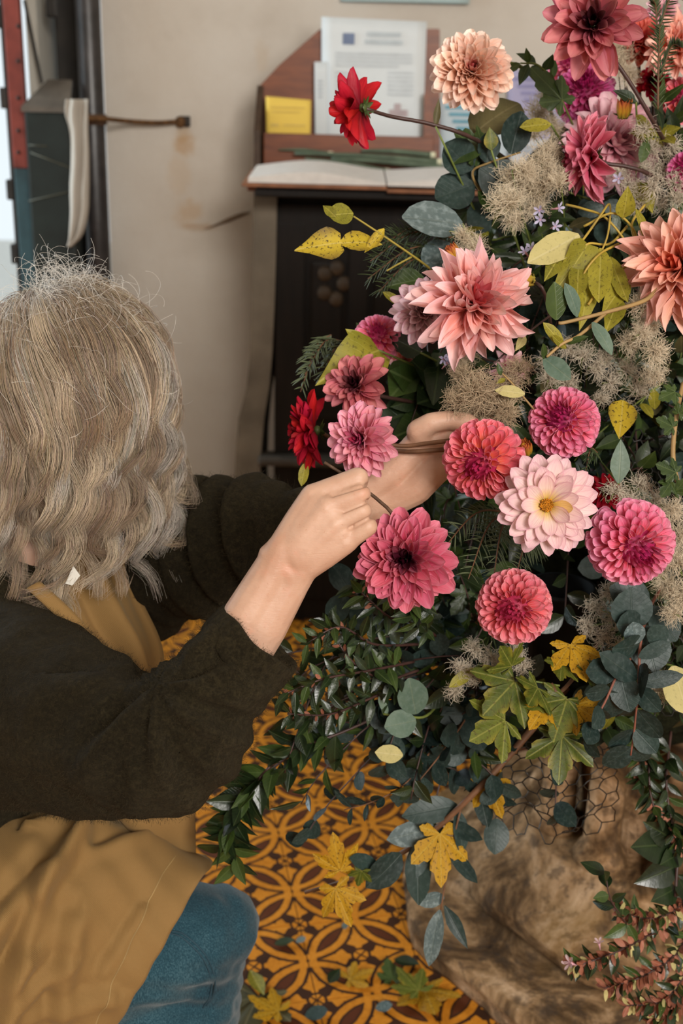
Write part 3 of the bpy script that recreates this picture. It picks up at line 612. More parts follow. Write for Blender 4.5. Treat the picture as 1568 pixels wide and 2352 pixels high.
sl = remesh(bm, .004, 5)
V, N = get_vn(sl)
# folds fan out of the elbow crease; a bunch of folds sits on the forearm; ribbed cuff
CR = np.array(W(356, 1568, 1.08)); e = V-CR; x = e@np.array(RT); y = e@np.array(UP); rr = np.hypot(x, y); ph = np.arctan2(y, x)
am = np.exp(-((rr-.07)/.048)**2)
V += N*(am*(.0075*np.sin(ph*8.5+rr*14+.8)+.004*np.sin(ph*15-rr*30)))[:, None]
ax = (np.array(W(600, 1463, 1.1))-np.array(W(352, 1735, 1.115))); al = np.linalg.norm(ax); ax /= al
s = (V-np.array(W(352, 1735, 1.115)))@ax
fore = ((V@np.array(RT)) > (np.array(W(380, 1700, 1.1))@np.array(RT)))
V += N*(fore*np.exp(-((s-al*.55)/.045)**2)*.0028*np.sin(s*150+4*np.sin(ph*2)))[:, None]
nocuff = 1-fore*np.clip((s-(al-.06))/.02, 0, 1); g_ = (nz(V, 9)*.008+nz(V, 22, 3)*.004)*nocuff; V += N*g_[:, None]; V += N*(nz(V, 70, 5)*.0016)[:, None]
s = (V-np.array(W(352, 1735, 1.115)))@ax; lim = al-.014; over = fore*np.clip(s-lim, 0, None); V -= over[:, None]*ax[None]
set_v(sl, V)
jump = pk('jumper', sl, WOOL)
# turned cuff band
ce_ = np.array(W(600, 1463, 1.098)); w1 = np.cross(ax, np.array(FW)); w1 /= np.linalg.norm(w1); w2 = np.cross(w1, ax)
prof = [(-.034, .0400), (-.0335, .0445), (-.030, .0478), (-.022, .0482), (-.012, .0474), (-.004, .0466), (.0, .0450), (.0005, .0420), (-.003, .0385), (-.012, .036), (-.02, .035)]
V_, F_ = [], []; SG = 120
for (sx_, r_) in prof:
    for k in range(SG):
        th = k/SG*2*math.pi; rr_ = r_*(1+.012*math.sin(th*30)*(r_ > .043)+.02*math.sin(th*3+1)); V_.append(ce_+ax*(sx_+.0015*math.sin(th*5))+w1*(rr_*math.cos(th)*1.02)+w2*(rr_*math.sin(th)*.86))
for j_ in range(len(prof)-1):
    for k in range(SG): k2 = (k+1) % SG; F_.append((j_*SG+k, j_*SG+k2, (j_+1)*SG+k2, (j_+1)*SG+k))
cf = mesh_np('cuff', np.array(V_), np.array(F_)); cuff = obj('cuff', cf, WOOL); cuff.parent = jump
# far sleeve, pushed up in thick folds
bm = bmesh.new()
ch([(60, 1400, 1.60), (250, 1360, 1.55), (400, 1310, 1.48), (520, 1262, 1.43), (610, 1225, 1.39), (690, 1190, 1.36)], [.085, .082, .074, .070, .066, .042])
ch([(300, 1260, 1.56), (460, 1200, 1.47), (600, 1190, 1.40)], [.060, .058, .045])
sl2 = remesh(bm, .0045, 4); V, N = get_vn(sl2)
A = np.array(W(250, 1330, 1.54)); B = np.array(W(700, 1190, 1.35)); ab = (B-A); L = np.linalg.norm(ab); s = ((V-A)@ab)/L
V += N*((.0085*np.sin(s*88+1.0+1.6*np.sin(s*30))+.003*np.sin(s*190))*np.clip((s-.02)/.06, 0, 1)*np.clip((L-s)/.03, 0, 1))[:, None]
V += N*(nz(V, 12, 9)*.008+nz(V, 60, 2)*.0015)[:, None]; set_v(sl2, V)
js = obj('sleeve', sl2, WOOL); js.parent = jump
js['label'] = 'far sleeve pushed up in thick folds'
# short fuzz that breaks up the wool outline
def fuzz(me, count, length, rad, par, seed):
    rng = np.random.RandomState(seed); V, N = get_vn(me)
    cam_side = ((V-np.array(CAM))*N).sum(1) < .25; idx = np.where(cam_side)[0]; idx = idx[rng.randint(0, len(idx), count)]
    d = N[idx]+rng.normal(0, .75, (count, 3)); d /= np.linalg.norm(d, axis=1)[:, None]; b2 = rng.normal(0, .6, (count, 3)); l = length*rng.uniform(.4, 1.3, count)[:, None]
    P = np.stack([V[idx]-N[idx]*.001, V[idx]+(d+b2*.5)*l], 1)
    P[:, :, :] += rng.normal(0, .002, (count, 1, 3))
    o = obj('wool_fuzz', strands_mesh('wool_fuzz', P, np.full(count, rad)), FUZZ); o.parent = par; o['kind'] = 'stuff'
t = NT('wool_fibre'); FUZZ = t.end(t.bsdf((.036, .027, .014), .9, .1))
fuzz(sl, 42000, .0030, .00010, jump, 1); fuzz(cf, 6000, .0030, .00010, jump, 3); fuzz(sl2, 12000, .005, .00012, jump, 2)
# --- jeans
DEN = NT('blue_denim'); v = DEN.coords(); n = DEN.noise(v, 7, 5)
f = DEN.noise(DEN.map(v, (1, 1, 1), (0, 0, 0), (0, R_(35), 0)), 520, 3, .8); w = DEN.noise(DEN.map(v, (900, 900, 180), rot=(0, R_(30), 0)), 1.0, 2)
f2 = DEN.m_('ADD', DEN.m_('MULTIPLY', f, .5), DEN.m_('MULTIPLY', w, .5))
c = DEN.ramp(DEN.m_('ADD', DEN.m_('MULTIPLY', f2, .7), DEN.m_('MULTIPLY', n, .3)), [(.36, (.004, .018, .030)), (.5, (.014, .050, .070)), (.66, (.065, .135, .165))])
DEN = DEN.end(DEN.bsdf(c, .85, .15, DEN.bump(f2, .5, .002), Sheen_Weight=.15))
bm = bmesh.new()
ch([(-260, 2330, 1.52), (-60, 2290, 1.45), (160, 2235, 1.46), (330, 2180, 1.485), (440, 2150, 1.51), (497, 2132, 1.53)], [.105, .098, .088, .078, .072, .0605])
ch([(440, 2190, 1.52), (480, 2160, 1.53)], [.066, .058])
ch([(455, 2195, 1.54), (452, 2330, 1.62), (440, 2420, 1.72), (436, 2458, 1.755)], [.066, .062, .056, .049])
ch([(-200, 2250, 1.70), (60, 2120, 1.75), (300, 2010, 1.80), (330, 2100, 1.86), (318, 2200, 1.93), (312, 2258, 1.965)], [.10, .085, .065, .06, .051, .045])
ch([(180, 2330, 1.50), (300, 2310, 1.51), (430, 2285, 1.545)], [.08, .078, .07])
jn = remesh(bm, .0045, 6); V, N = get_vn(jn)
kn = np.array(W(455, 2290, 1.5)); e = V-kn; x = e@np.array(RT); y = e@np.array(UP); rr = np.hypot(x, y)
V += N*(.004*np.sin(y*170+x*60)*np.exp(-(rr/.06)**2))[:, None]; V += N*(nz(V, 14)*.004+nz(V, 40, 4)*.001)[:, None]; set_v(jn, V)
jo = pk('jeans', jn, DEN)
bvh = BVHTree.FromPolygons([tuple(v) for v in V], [tuple(p.vertices) for p in jn.polygons])
def on_surf(px, py, off=.001):
    r = ray(px, py).normalized(); h = bvh.ray_cast(CAM, r); return (h[0]-r*off) if h[0] else W(px, py, 1.45)
for shift in (0, 8):
    P = [on_surf(x+shift, y-shift*.6) for x, y in ((385, 2143), (412, 2150), (440, 2172), (465, 2200), (480, 2232), (486, 2262), (480, 2292), (466, 2315))]
    s_ = tube('seam', P, .0011, mat_plain('denim_stitch', (.02, .05, .07), .8), None, 5, 60); s_.parent = jo
# --- apron: a bib in front of the chest and a skirt spread over the thigh
CAN = mat_fabric('tan_canvas', (.175, .098, .032), (.26, .152, .055), 700, .8, .15, .25, True, 5, (.6, .5, .3))
def sheet(name, rows, nu, nv, fold=None, thick=.0018, parent=None, mat=None):
    G = [[np.array(W(*p)) for p in r] for r in rows]
    A = np.array([crom(r, nu) for r in G]); B = np.array([crom(list(A[:, i]), nv) for i in range(nu)]).transpose(1, 0, 2)
    du = np.gradient(B, axis=1); dv = np.gradient(B, axis=0); n = np.cross(du, dv); n /= np.linalg.norm(n, axis=2)[:, :, None]+1e-12
    if n[nv//2, nu//2]@np.array(FW) > 0: n = -n
    if fold is not None:
        U, Vv = np.meshgrid(np.linspace(0, 1, nu), np.linspace(0, 1, nv)); B = B+n*fold(U, Vv, B)[:, :, None]
    F = []
    for j in range(nv-1):
        for i in range(nu-1): a = j*nu+i; F.append((a, a+1, a+nu+1, a+nu))
    o = obj(name, mesh_np(name, B.reshape(-1, 3), F), mat or CAN)
    kid(o, person) if parent is None else setattr(o, 'parent', parent)
    s = o.modifiers.new('s', 'SOLIDIFY'); s.thickness = thick; s.offset = 0
    return o, B
def skirt_fold(U, V_, B):
    px = 784+((B-np.array(CAM))@np.array(RT))/((B-np.array(CAM))@np.array(FW))*FPX; py = 1176-((B-np.array(CAM))@np.array(UP))/((B-np.array(CAM))@np.array(FW))*FPX
    f = np.zeros_like(U)
    for (x0, y0, x1, y1, w, a) in ((-20, 2150, 215, 1880, 26, .016), (15, 2330, 105, 2010, 24, .012), (90, 2060, 185, 1925, 18, .012), (140, 2330, 175, 2120, 26, .008), (-30, 2300, 60, 2200, 22, .009), (-20, 2352, 150, 2215, 18, .007), (200, 1960, 330, 1925, 16, .006), (240, 2230, 330, 2090, 14, .004), (60, 1900, 200, 1885, 10, .008), (20, 2352, 250, 2290, 20, .006)):
        ax_, ay = x1-x0, y1-y0; L2 = ax_*ax_+ay*ay; q = ((px-x0)*ax_+(py-y0)*ay)/L2; qc = np.clip(q, 0, 1); d = np.hypot(px-x0-qc*ax_, py-y0-qc*ay)
        sg = np.sign((px-x0)*ay-(py-y0)*ax_); f += a*np.exp(-(d/w)**2) - a*.55*np.exp(-((d-w*1.5)/(w*.8))**2)*(sg > 0)
    f *= 1.55
    f += .004*np.sin(px*.03+py*.022)+.002*np.sin(px*.06-py*.05)
    return f
rows = [[(-330, 1850, 1.56), (-350, 1900, 1.48), (-380, 1990, 1.40), (-410, 2100, 1.34), (-430, 2240, 1.32), (-440, 2380, 1.34), (-450, 2520, 1.40)],
        [(-160, 1850, 1.54), (-170, 1885, 1.46), (-190, 1970, 1.38), (-210, 2090, 1.33), (-240, 2240, 1.305), (-260, 2390, 1.33), (-270, 2520, 1.40)],
        [(30, 1845, 1.52), (25, 1870, 1.45), (5, 1950, 1.38), (-30, 2080, 1.335), (-70, 2240, 1.315), (-100, 2390, 1.335), (-120, 2520, 1.40)],
        [(200, 1860, 1.51), (190, 1885, 1.45), (165, 1955, 1.395), (125, 2080, 1.355), (75, 2240, 1.34), (40, 2390, 1.36), (10, 2520, 1.42)],
        [(350, 1905, 1.52), (335, 1925, 1.465), (300, 1985, 1.42), (255, 2095, 1.385), (200, 2235, 1.37), (150, 2380, 1.385), (115, 2520, 1.44)],
        [(470, 1968, 1.55), (486, 1990, 1.50), (452, 2032, 1.445), (396, 2130, 1.412), (333, 2245, 1.40), (270, 2358, 1.41), (200, 2520, 1.46)]]
sk, SB = sheet('apron', rows, 70, 90, skirt_fold)
# hem stitching on the apron
P = SB[80, 6:62]; hm = obj('hem_stitch', mesh_np('hem', *tube_np(P+np.array(-FW)*.0012, .0008, 5)), mat_plain('tan_thread', (.30, .20, .08), .8)); hm.parent = sk; hm.matrix_parent_inverse = Matrix.Identity(4); hm.location = (0, 0, 0)
def bib_fold(U, V_, B): return .013*np.sin(U*11+V_*1.5+.5)*np.clip(V_*2.5, 0, 1)+.004*np.sin(U*23+1)
rows = [[(60, 1330, 1.36), (130, 1290, 1.38), (200, 1240, 1.40), (262, 1195, 1.43)],
        [(85, 1385, 1.34), (160, 1345, 1.36), (230, 1300, 1.39), (292, 1262, 1.43)],
        [(165, 1455, 1.33), (215, 1430, 1.345), (272, 1405, 1.375), (332, 1362, 1.43)],
        [(240, 1528, 1.32), (270, 1510, 1.335), (315, 1485, 1.36), (373, 1458, 1.42)],
        [(292, 1600, 1.32), (305, 1592, 1.335), (330, 1575, 1.36), (381, 1530, 1.42)],
        [(300, 1700, 1.34), (315, 1700, 1.355), (340, 1690, 1.38), (372, 1650, 1.43)],
        [(290, 1840, 1.40), (320, 1850, 1.41), (350, 1850, 1.42), (400, 1800, 1.46)],
        [(290, 1930, 1.46), (340, 1950, 1.46), (390, 1960, 1.47), (447, 1850, 1.50)]]
bib, _ = sheet('apron_bib', rows[:6], 40, 60, bib_fold, parent=sk)
rows = [[(230, 1780, 1.44), (300, 1775, 1.44), (380, 1780, 1.46), (450, 1800, 1.50)], [(250, 1850, 1.45), (320, 1855, 1.45), (390, 1868, 1.47), (446, 1850, 1.50)], [(290, 1900, 1.47), (340, 1912, 1.47), (400, 1925, 1.49), (446, 1910, 1.52)], [(340, 1960, 1.52), (380, 1972, 1.52), (420, 1982, 1.53), (447, 1968, 1.55)]]
lowbib, _ = sheet('apron_pocket', rows, 30, 30, lambda U, V_, B: .004*np.sin(U*9), parent=sk)
strap, _ = sheet('apron_strap', [[(62, 1352, 1.285), (75, 1344, 1.285), (92, 1336, 1.29)], [(140, 1425, 1.275), (152, 1416, 1.275), (168, 1406, 1.28)], [(200, 1488, 1.27), (212, 1480, 1.27), (226, 1472, 1.275)], [(240, 1532, 1.27), (250, 1526, 1.27), (262, 1520, 1.275)]], 6, 30, None, .003, parent=sk)
# buckle of the apron strap
BK = mat_plain('pale_buckle', (.55, .52, .46), .4, .5, .1)
bko = prism('strap_buckle', [W(*p) for p in ((150, 1340, 1.29), (168, 1300, 1.29), (184, 1322, 1.29), (166, 1345, 1.29))], FW*.002, BK); bko.parent = sk
# --- hair: wavy locks over a darker under-layer
HAIR = NT('grey_blonde_hair'); at = HAIR.n('Attribute', {'attribute_name': 'Col'}).outputs[0]
HAIR = HAIR.end(HAIR.bsdf(at, .42, .45, None, Sheen_Weight=.1))
rng = np.random.RandomState(5)
hc = np.array(HC)+np.array([0.0, 0, .005]); RX, RY, RZ = .104, .112, .121; RAD = np.array([RX, RY, RZ])
POLE = Vector((-.42, .30, .85)).normalized(); PR = np.array(POLE.to_track_quat('Z', 'Y').to_matrix())
def lock_path(phi, th0, ln, ph1, lift, wamp, wl, curl, K=24):
    """guide: over the skull shell from the crown, then falling in loose waves"""
    out = []; th = th0; p = None; st = ln/(K-1); hang = False
    for k in range(K):
        s = k*st; sh = 1+lift*min(1, s/.05)
        if not hang:
            n_ = PR@np.array([math.sin(th)*math.cos(phi), math.sin(th)*math.sin(phi), math.cos(th)]); p = hc+n_*RAD*sh; th += st/(.108*sh)
            if n_[2] < -.12 or th > 2.4: hang = True; o_ = np.array([n_[0], n_[1], 0]); o_ /= np.linalg.norm(o_)+1e-9
        else: p = p+np.array([o_[0]*.06, o_[1]*.06, -1.0])*st
        out.append(p.copy())
    P = np.array(out); T = np.gradient(P, axis=0); T /= np.linalg.norm(T, axis=1)[:, None]+1e-9; O = P-hc; O[:, 2] *= .3; O /= np.linalg.norm(O, axis=1)[:, None]+1e-9; S = np.cross(T, O); S /= np.linalg.norm(S, axis=1)[:, None]+1e-9
    s = np.linspace(0, ln, K); amp = np.clip((s-.05)/.13, 0, 1); w = 2*math.pi*s/wl+ph1
    P = P+S*(amp*wamp*np.sin(w))[:, None]+O*(amp*wamp*.75*np.cos(w+.5))[:, None]
    tip = np.clip((s-ln+.065)/.065, 0, 1); P = P+S*(tip*curl*np.sin(w*1.5+1))[:, None]+O*(tip*curl*np.cos(w*1.5))[:, None]+np.array([0, 0, 1])*(tip**2*curl*1.3)[:, None]
    return P, S, O
ZB = W(150, 1345, 1.37).z
strP, strC = [], []
def lock(phi, th0, ln, ph1, lift, wamp, wl, curl, n, rad0, base, endr, spread=1.0):
    G, S, O = lock_path(phi, th0, ln, ph1, lift, wamp, wl, curl); K = len(G); s = np.linspace(0, 1, K)
    rad = rad0*(.6+.6*np.sin(np.clip(s*1.2, 0, 1)*math.pi)**.8)*(1-s)+endr*s+.001
    a = rng.uniform(0, 6.28, n); r = np.sqrt(rng.uniform(0, 1, n)); tw = rng.uniform(-1.0, 1.0, n); an = a[:, None]+tw[:, None]*s[None]; rr = r[:, None]*rad[None]
    P = G[None]+np.cos(an)[..., None]*rr[..., None]*S[None]+np.sin(an)[..., None]*(rr*.7)[..., None]*O[None]
    P = P+rng.normal(0, 1, (n, 1, 3))*(s**1.6)[None, :, None]*.0018*spread+(np.sin(s[None]*rng.uniform(6, 12, n)[:, None]+a[:, None])*.0012*s[None])[..., None]*rng.normal(0, 1, (n, 1, 3))
    cut = rng.uniform(.82, 1.0, n); P = np.stack([np.stack([np.interp(s*c_, s, P[i, :, k]) for k in range(3)], 1) for i, c_ in enumerate(cut)])
    strP.append(P); strC.append(np.clip(base[None]*rng.uniform(.65, 1.3, (n, 1))+rng.normal(0, .012, (n, 3)), .02, .8))
def tone(lo=.0):
    t_ = rng.rand()**.9; b_ = np.array([.25, .165, .10])*(1-t_)+np.array([.60, .475, .335])*t_
    if rng.rand() < .12: b_ = np.array([.47, .41, .345])
    return b_
# cap: smooth hair over the skull
for li in range(200):
    phi = rng.uniform(-math.pi, math.pi); th0 = rng.uniform(.02, 1.5)
    lock(phi, th0, rng.uniform(.13, .23), rng.uniform(0, 6.28), rng.uniform(.0, .10), .007, .10, .006, 24, .016, tone(), .006, 1.6)
# loose hanging locks with big waves and curled ends
for li in range(92):
    az = (li+rng.uniform(-.4, .4))/92*2*math.pi; d_ = np.array([math.cos(az), math.sin(az), rng.uniform(-.1, .75)]); d_ /= np.linalg.norm(d_); l_ = PR.T@d_
    th0 = math.acos(max(-1, min(1, l_[2]))); phi = math.atan2(l_[1], l_[0]); th0 = max(.15, th0-rng.uniform(.2, .7))
    drop = hc[2]-ZB+rng.uniform(-.045, .02)
    if d_[0] > .35: drop -= .05*d_[0]
    lock(phi, th0, .10+drop*rng.uniform(.92, 1.06)+.05*max(0, d_[2]), rng.uniform(0, 6.28), rng.uniform(.05, .17), rng.uniform(.011, .019), rng.uniform(.085, .135), rng.uniform(.014, .030), 84, rng.uniform(.010, .016), tone(), .0055, 1.8)
P = np.concatenate(strP); C_ = np.concatenate(strC)
hair = empty('hair'); kid(hair, person)
wid = np.full(P.shape[:2], .00025)*np.linspace(1, .45, P.shape[1])[None]
hs = obj('strands', strands_mesh('strands', P, wid, C_), HAIR); hs.parent = hair; hs['kind'] = 'stuff'
# loose flyaway hairs, their colour paled to paint in the rim light
fl = []; flc = []
for i in range(620):
    phi = rng.uniform(-math.pi, math.pi); th = abs(rng.normal(0, .55)) if i < 420 else rng.uniform(.6, 1.7); e1 = np.array([math.cos(phi), math.sin(phi), 0])
    n0 = np.array([math.sin(th)*e1[0], math.sin(th)*e1[1], math.cos(th)]); p0 = hc+n0*np.array([RX, RY, RZ])*1.06
    d = n0*.25+rng.normal(0, .7, 3); d /= np.linalg.norm(d); cur = rng.normal(0, 1, 3); L = rng.uniform(.04, .095); P_ = []; p = p0.copy(); v_ = d.copy(); K = 16
    wq = rng.uniform(30, 75)
    ax_ = np.cross(v_, cur); ax_ /= np.linalg.norm(ax_)
    for k in range(K):
        P_.append(p.copy()); p = p+v_*L/K; q = wq*L/K; v_ = v_*math.cos(q)+np.cross(ax_, v_)*math.sin(q); v_ = v_+rng.normal(0, .06, 3)-n0*.02; v_ /= np.linalg.norm(v_)
    fl.append(P_); flc.append(np.array([.66, .62, .56])*rng.uniform(.8, 1.2))
fo = obj('flyaway_strands', strands_mesh('flyaway', np.array(fl), np.full(len(fl), .00016), np.array(flc)), HAIR); fo.parent = hair; fo['kind'] = 'stuff'
# under-layer
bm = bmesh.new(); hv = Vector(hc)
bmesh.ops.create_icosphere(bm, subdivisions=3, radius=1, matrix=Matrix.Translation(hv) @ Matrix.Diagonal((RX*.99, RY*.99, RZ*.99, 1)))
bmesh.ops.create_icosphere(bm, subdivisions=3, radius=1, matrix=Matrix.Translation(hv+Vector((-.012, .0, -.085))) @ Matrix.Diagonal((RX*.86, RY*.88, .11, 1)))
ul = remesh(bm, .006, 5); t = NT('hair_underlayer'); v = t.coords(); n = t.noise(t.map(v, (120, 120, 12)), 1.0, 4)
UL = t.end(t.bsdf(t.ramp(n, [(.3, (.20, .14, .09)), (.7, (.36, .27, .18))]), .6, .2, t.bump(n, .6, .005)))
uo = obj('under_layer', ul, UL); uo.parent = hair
# ================================================================== flowers and foliage
rnd = random.Random(4)
# ---- petal meshes (unit length along x, upper face +z): 6 x 4 quads
def petal_mesh(name, wmax, peak=.6, point=.5, cup=.3, curl=0., fold=.0, twist=0., roll=0., nu=6, nv=4, wave=0., base=.25):
    V, UV, F = [], [], []
    for i in range(nu+1):
        u = 1-(1-i/nu)**1.6; x = u
        if u < peak: w = base+(1-base)*math.sin(u/peak*math.pi/2)
        else: q = (u-peak)/(1-peak); w = (1-q**2)**.5*(1-point)+(1-q)*point
        w = max(w, .03)*wmax/2
        zc = curl*u*u; tw = twist*u
        for j in range(nv+1):
            v = j/nv*2-1; y = v*w; z = cup*w*2*(v*v)*(1-.2*u)-fold*w*(1-abs(v))
            if roll: a = v*roll; y = w*math.sin(a)/max(roll, .1)*1.1; z = w*(1-math.cos(a))/max(roll, .1)*1.1
            z += wave*math.sin(u*7+v*2.4)*w
            y, z = y*math.cos(tw)-z*math.sin(tw), y*math.sin(tw)+z*math.cos(tw)
            V.append((x*(1-.12*abs(curl)*u), y, z+zc)); UV.append((u, j/nv))
    for i in range(nu):
        for j in range(nv): a = i*(nv+1)+j; F.append((a, a+nv+1, a+nv+2, a+1))
    return mesh_np(name, V, F, True, UV)
PM = {
 'ball': [petal_mesh('petal', .92, .60, .05, 0, .30, roll=1.75, base=.55), petal_mesh('petal', .98, .62, .06, 0, .24, roll=1.55, base=.5), petal_mesh('petal', .96, .62, .08, 0, .14, roll=1.35, base=.45)],
 'deco': [petal_mesh('petal', .50, .56, .16, .50, .30), petal_mesh('petal', .46, .54, .2, .48, .12, wave=.16), petal_mesh('petal', .44, .54, .22, .42, -.08, wave=.18), petal_mesh('petal', .42, .50, .3, .46, -.18, twist=.22, wave=.2), petal_mesh('petal', .44, .54, .2, .55, .2, twist=-.2, wave=.15)],
 'spiky': [petal_mesh('petal', .44, .50, .38, .60, .24, twist=.25), petal_mesh('petal', .42, .46, .42, .65, .46, twist=.55, wave=.4), petal_mesh('petal', .46, .50, .38, .55, -.40, twist=-.5, wave=.4), petal_mesh('petal', .40, .45, .45, .7, .7, twist=.9, wave=.35), petal_mesh('petal', .44, .5, .4, .6, -.2, twist=1.1, wave=.4)],
 'open': [petal_mesh('petal', .52, .62, .22, .16, .12), petal_mesh('petal', .50, .62, .25, .20, .0, wave=.08), petal_mesh('petal', .47, .60, .30, .12, -.12, wave=.08)],
}
STEMD = mat_plain('dark_stem', (.045, .020, .016), .5, .4, .3, 40); STEMG = mat_plain('green_stem', (.12, .15, .03), .55, .35, .3, 40); STEMB = mat_plain('brown_stem', (.12, .055, .026), .6, .3, .35, 40)
TWIG = mat_plain('twig_bark', (.075, .040, .022), .6, .3, .5, 120)
SEP = mat_leaf('sepal_green', (.025, .045, .012), (.06, .09, .02), (.10, .13, .04))
sep_me = petal_mesh('sepal', .42, .5, .6, .2, .1)
sep_me.materials.append(SEP)
CORE_AXIS = (W(1480, 650, 1.85), W(1330, 1000, 1.80), W(1250, 1450, 1.82))
def core_pt(p):
    b = min(CORE_AXIS, key=lambda q: (q-p).length); return b.lerp(p, .45)
DAH = []          # (centre, radius) of every dahlia and solid thing the filler leaves must clear
OCC = np.zeros((0, 3))
BUCKET = W(1280, 1450, 1.50)
for q in ((905, 1082, 1.295), (962, 1030, 1.29), (1010, 1012, 1.29), (1060, 1000, 1.295), (990, 1075, 1.292), (1035, 1050, 1.292), (1130, 1030, 1.29), (1030, 965, 1.268), (830, 1140, 1.31)): DAH.append((W(*q), .028))
for q in ((690, 1190, 1.36), (610, 1225, 1.39), (520, 1262, 1.43), (600, 1463, 1.098), (540, 1545, 1.10)): DAH.append((W(*q), .07))
for q in (-.05, 0, .05): DAH.append((BUCKET+Vector((0, 0, q)), .058))
def clear(P, extra=.0): return all((Vector(p)-c).length > r+extra for p in P for c, r in DAH)
def child_mat(o, loc, X, Z, sc):
    X = X.normalized(); Z = (Z-X*Z.dot(X)).normalized(); Y = Z.cross(X); o.matrix_local = Matrix(((X.x*sc[0], Y.x*sc[1], Z.x*sc[2], loc.x), (X.y*sc[0], Y.y*sc[1], Z.y*sc[2], loc.y), (X.z*sc[0], Y.z*sc[1], Z.z*sc[2], loc.z), (0, 0, 0, 1)))
def new_child(name, me, par, mat=None):
    o = bpy.data.objects.new(name, me); col.objects.link(o); o.parent = par
    if mat is not None:
        if not me.materials: me.materials.append(None)
        o.material_slots[0].link = 'OBJECT'; o.material_slots[0].material = mat
    return o
GA = math.pi*(3-math.sqrt(5))
def dahlia(px, py, d, dia, fc, kind, mat, label, N=None, seed=0, stem=None, th1=None, stemmat=None, centre=None, tmin=0., srad=(.0022, .0024, .0026, .003)):
    rg = random.Random(seed+px*7+py); R = dia/2/FPX*d; ctr = W(px, py, d); ax = face(*fc)
    q = ax.to_track_quat('Z', 'Y'); root = empty('dahlia', ctr, q); tag(root, label, 'flower', 'dahlias in the flower arrangement'); DAH.append((ctr, R*.95))
    P = PM[kind]
    N = N or {'ball': 170, 'deco': 90, 'spiky': 86, 'open': 46}[kind]
    th1 = th1 or {'ball': 2.05, 'deco': 1.72, 'spiky': 1.95, 'open': 1.75}[kind]
    for i in range(N):
        t = (i+.5)/N; phi = i*GA+rg.gauss(0, .09); 
        if t < tmin: continue
        if kind == 'ball': th = .03+(th1-.03)*t**.74; L = R*(.22+.22*min(1, t*2.2)); r0 = 0; sw = .72+.28*min(1, t*1.7)
        elif kind == 'deco': th = .18+(th1-.18)*t**.72; L = R*(.42+.58*t**.6); r0 = R*.10; sw = .55+.45*min(1, t*1.4)
        elif kind == 'spiky': th = .25+(th1-.25)*t**.72; L = R*(.45+.57*t**.5)*rg.uniform(.86, 1.1); r0 = R*.06; sw = .8
        else: th = .75+(th1-.75)*t**.8; L = R*(.62+.36*t**.7); r0 = R*.14; sw = .9
        th += rg.gauss(0, {'ball': .04, 'deco': .09, 'spiky': .15, 'open': .07}[kind])
        e = Vector((math.cos(phi), math.sin(phi), 0)); a = Vector((0, 0, 1)); off = Vector()
        if kind == 'ball': D_ = e*math.sin(th)+a*math.cos(th); th = th+(-.25+.72*min(1, t*3.2)); off = D_*R*.93-(e*math.sin(th)+a*math.cos(th))*L*.80
        X = e*math.sin(th)+a*math.cos(th); Z = -e*math.cos(th)+a*math.sin(th)
        m = P[min(len(P)-1, int(t*len(P)*.999)) if kind in ('ball',) else rg.randrange(len(P)) if t > .35 else 0]
        o = new_child('petal', m, root, mat); L *= rg.uniform(.95, 1.05)
        Zr = (Z+Vector((rg.gauss(0, .07), rg.gauss(0, .07), rg.gauss(0, .07))))
        child_mat(o, off+X*r0+a*(-R*.12 if kind != 'ball' else -R*.05), X, Zr, (L, L*sw*(1.0 if kind != 'ball' else .98), L*sw)); o.color = (t, rg.random(), 0, 1)
    if kind == 'ball':
        bm = bmesh.new(); bmesh.ops.create_icosphere(bm, subdivisions=3, radius=R*.62); o = obj('flower_heart', bm_mesh('heart', bm, True), None, root); o.data.materials.append(mat); o.color = (0, .5, 0, 1)
    if centre:
        bm = bmesh.new(); n = 60
        for i in range(n):
            t = i/n; r = R*.135*math.sqrt(t); ph = i*GA; bmesh.ops.create_icosphere(bm, subdivisions=1, radius=R*.022, matrix=Matrix.Translation((r*math.cos(ph), r*math.sin(ph), R*(.02+.08*t))) @ Matrix.Diagonal((1, 1, 2.2, 1)))
        obj('flower_centre', bm_mesh('centre', bm, True), centre, root)
    # calyx and stem
    for k in range(7):
        ph = k/7*6.283; e = Vector((math.cos(ph), math.sin(ph), 0)); o = new_child('sepal', sep_me, root); child_mat(o, Vector((0, 0, -R*.20)), (e*.9-Vector((0, 0, .35))), Vector((0, 0, -1)), (R*.34,)*3)
    bm = bmesh.new(); bmesh.ops.create_uvsphere(bm, u_segments=10, v_segments=7, radius=R*.13, matrix=Matrix.Translation((0, 0, -R*.18)) @ Matrix.Diagonal((1, 1, .8, 1))); obj('calyx', bm_mesh('calyx', bm, True), SEP, root)
    Mi = (Matrix.Translation(ctr) @ q.to_matrix().to_4x4()).inverted(); b0 = ctr-ax*R*.2
    if stem: pts = [b0]+[W(*p) for p in stem]
    else: c = core_pt(ctr); pts = [b0, b0-ax*R*.7, (b0-ax*R*.8).lerp(c, .5), c]
    tube('stem', [Mi @ p for p in pts], list(srad), stemmat or STEMD, root, 7, 14)
    return root
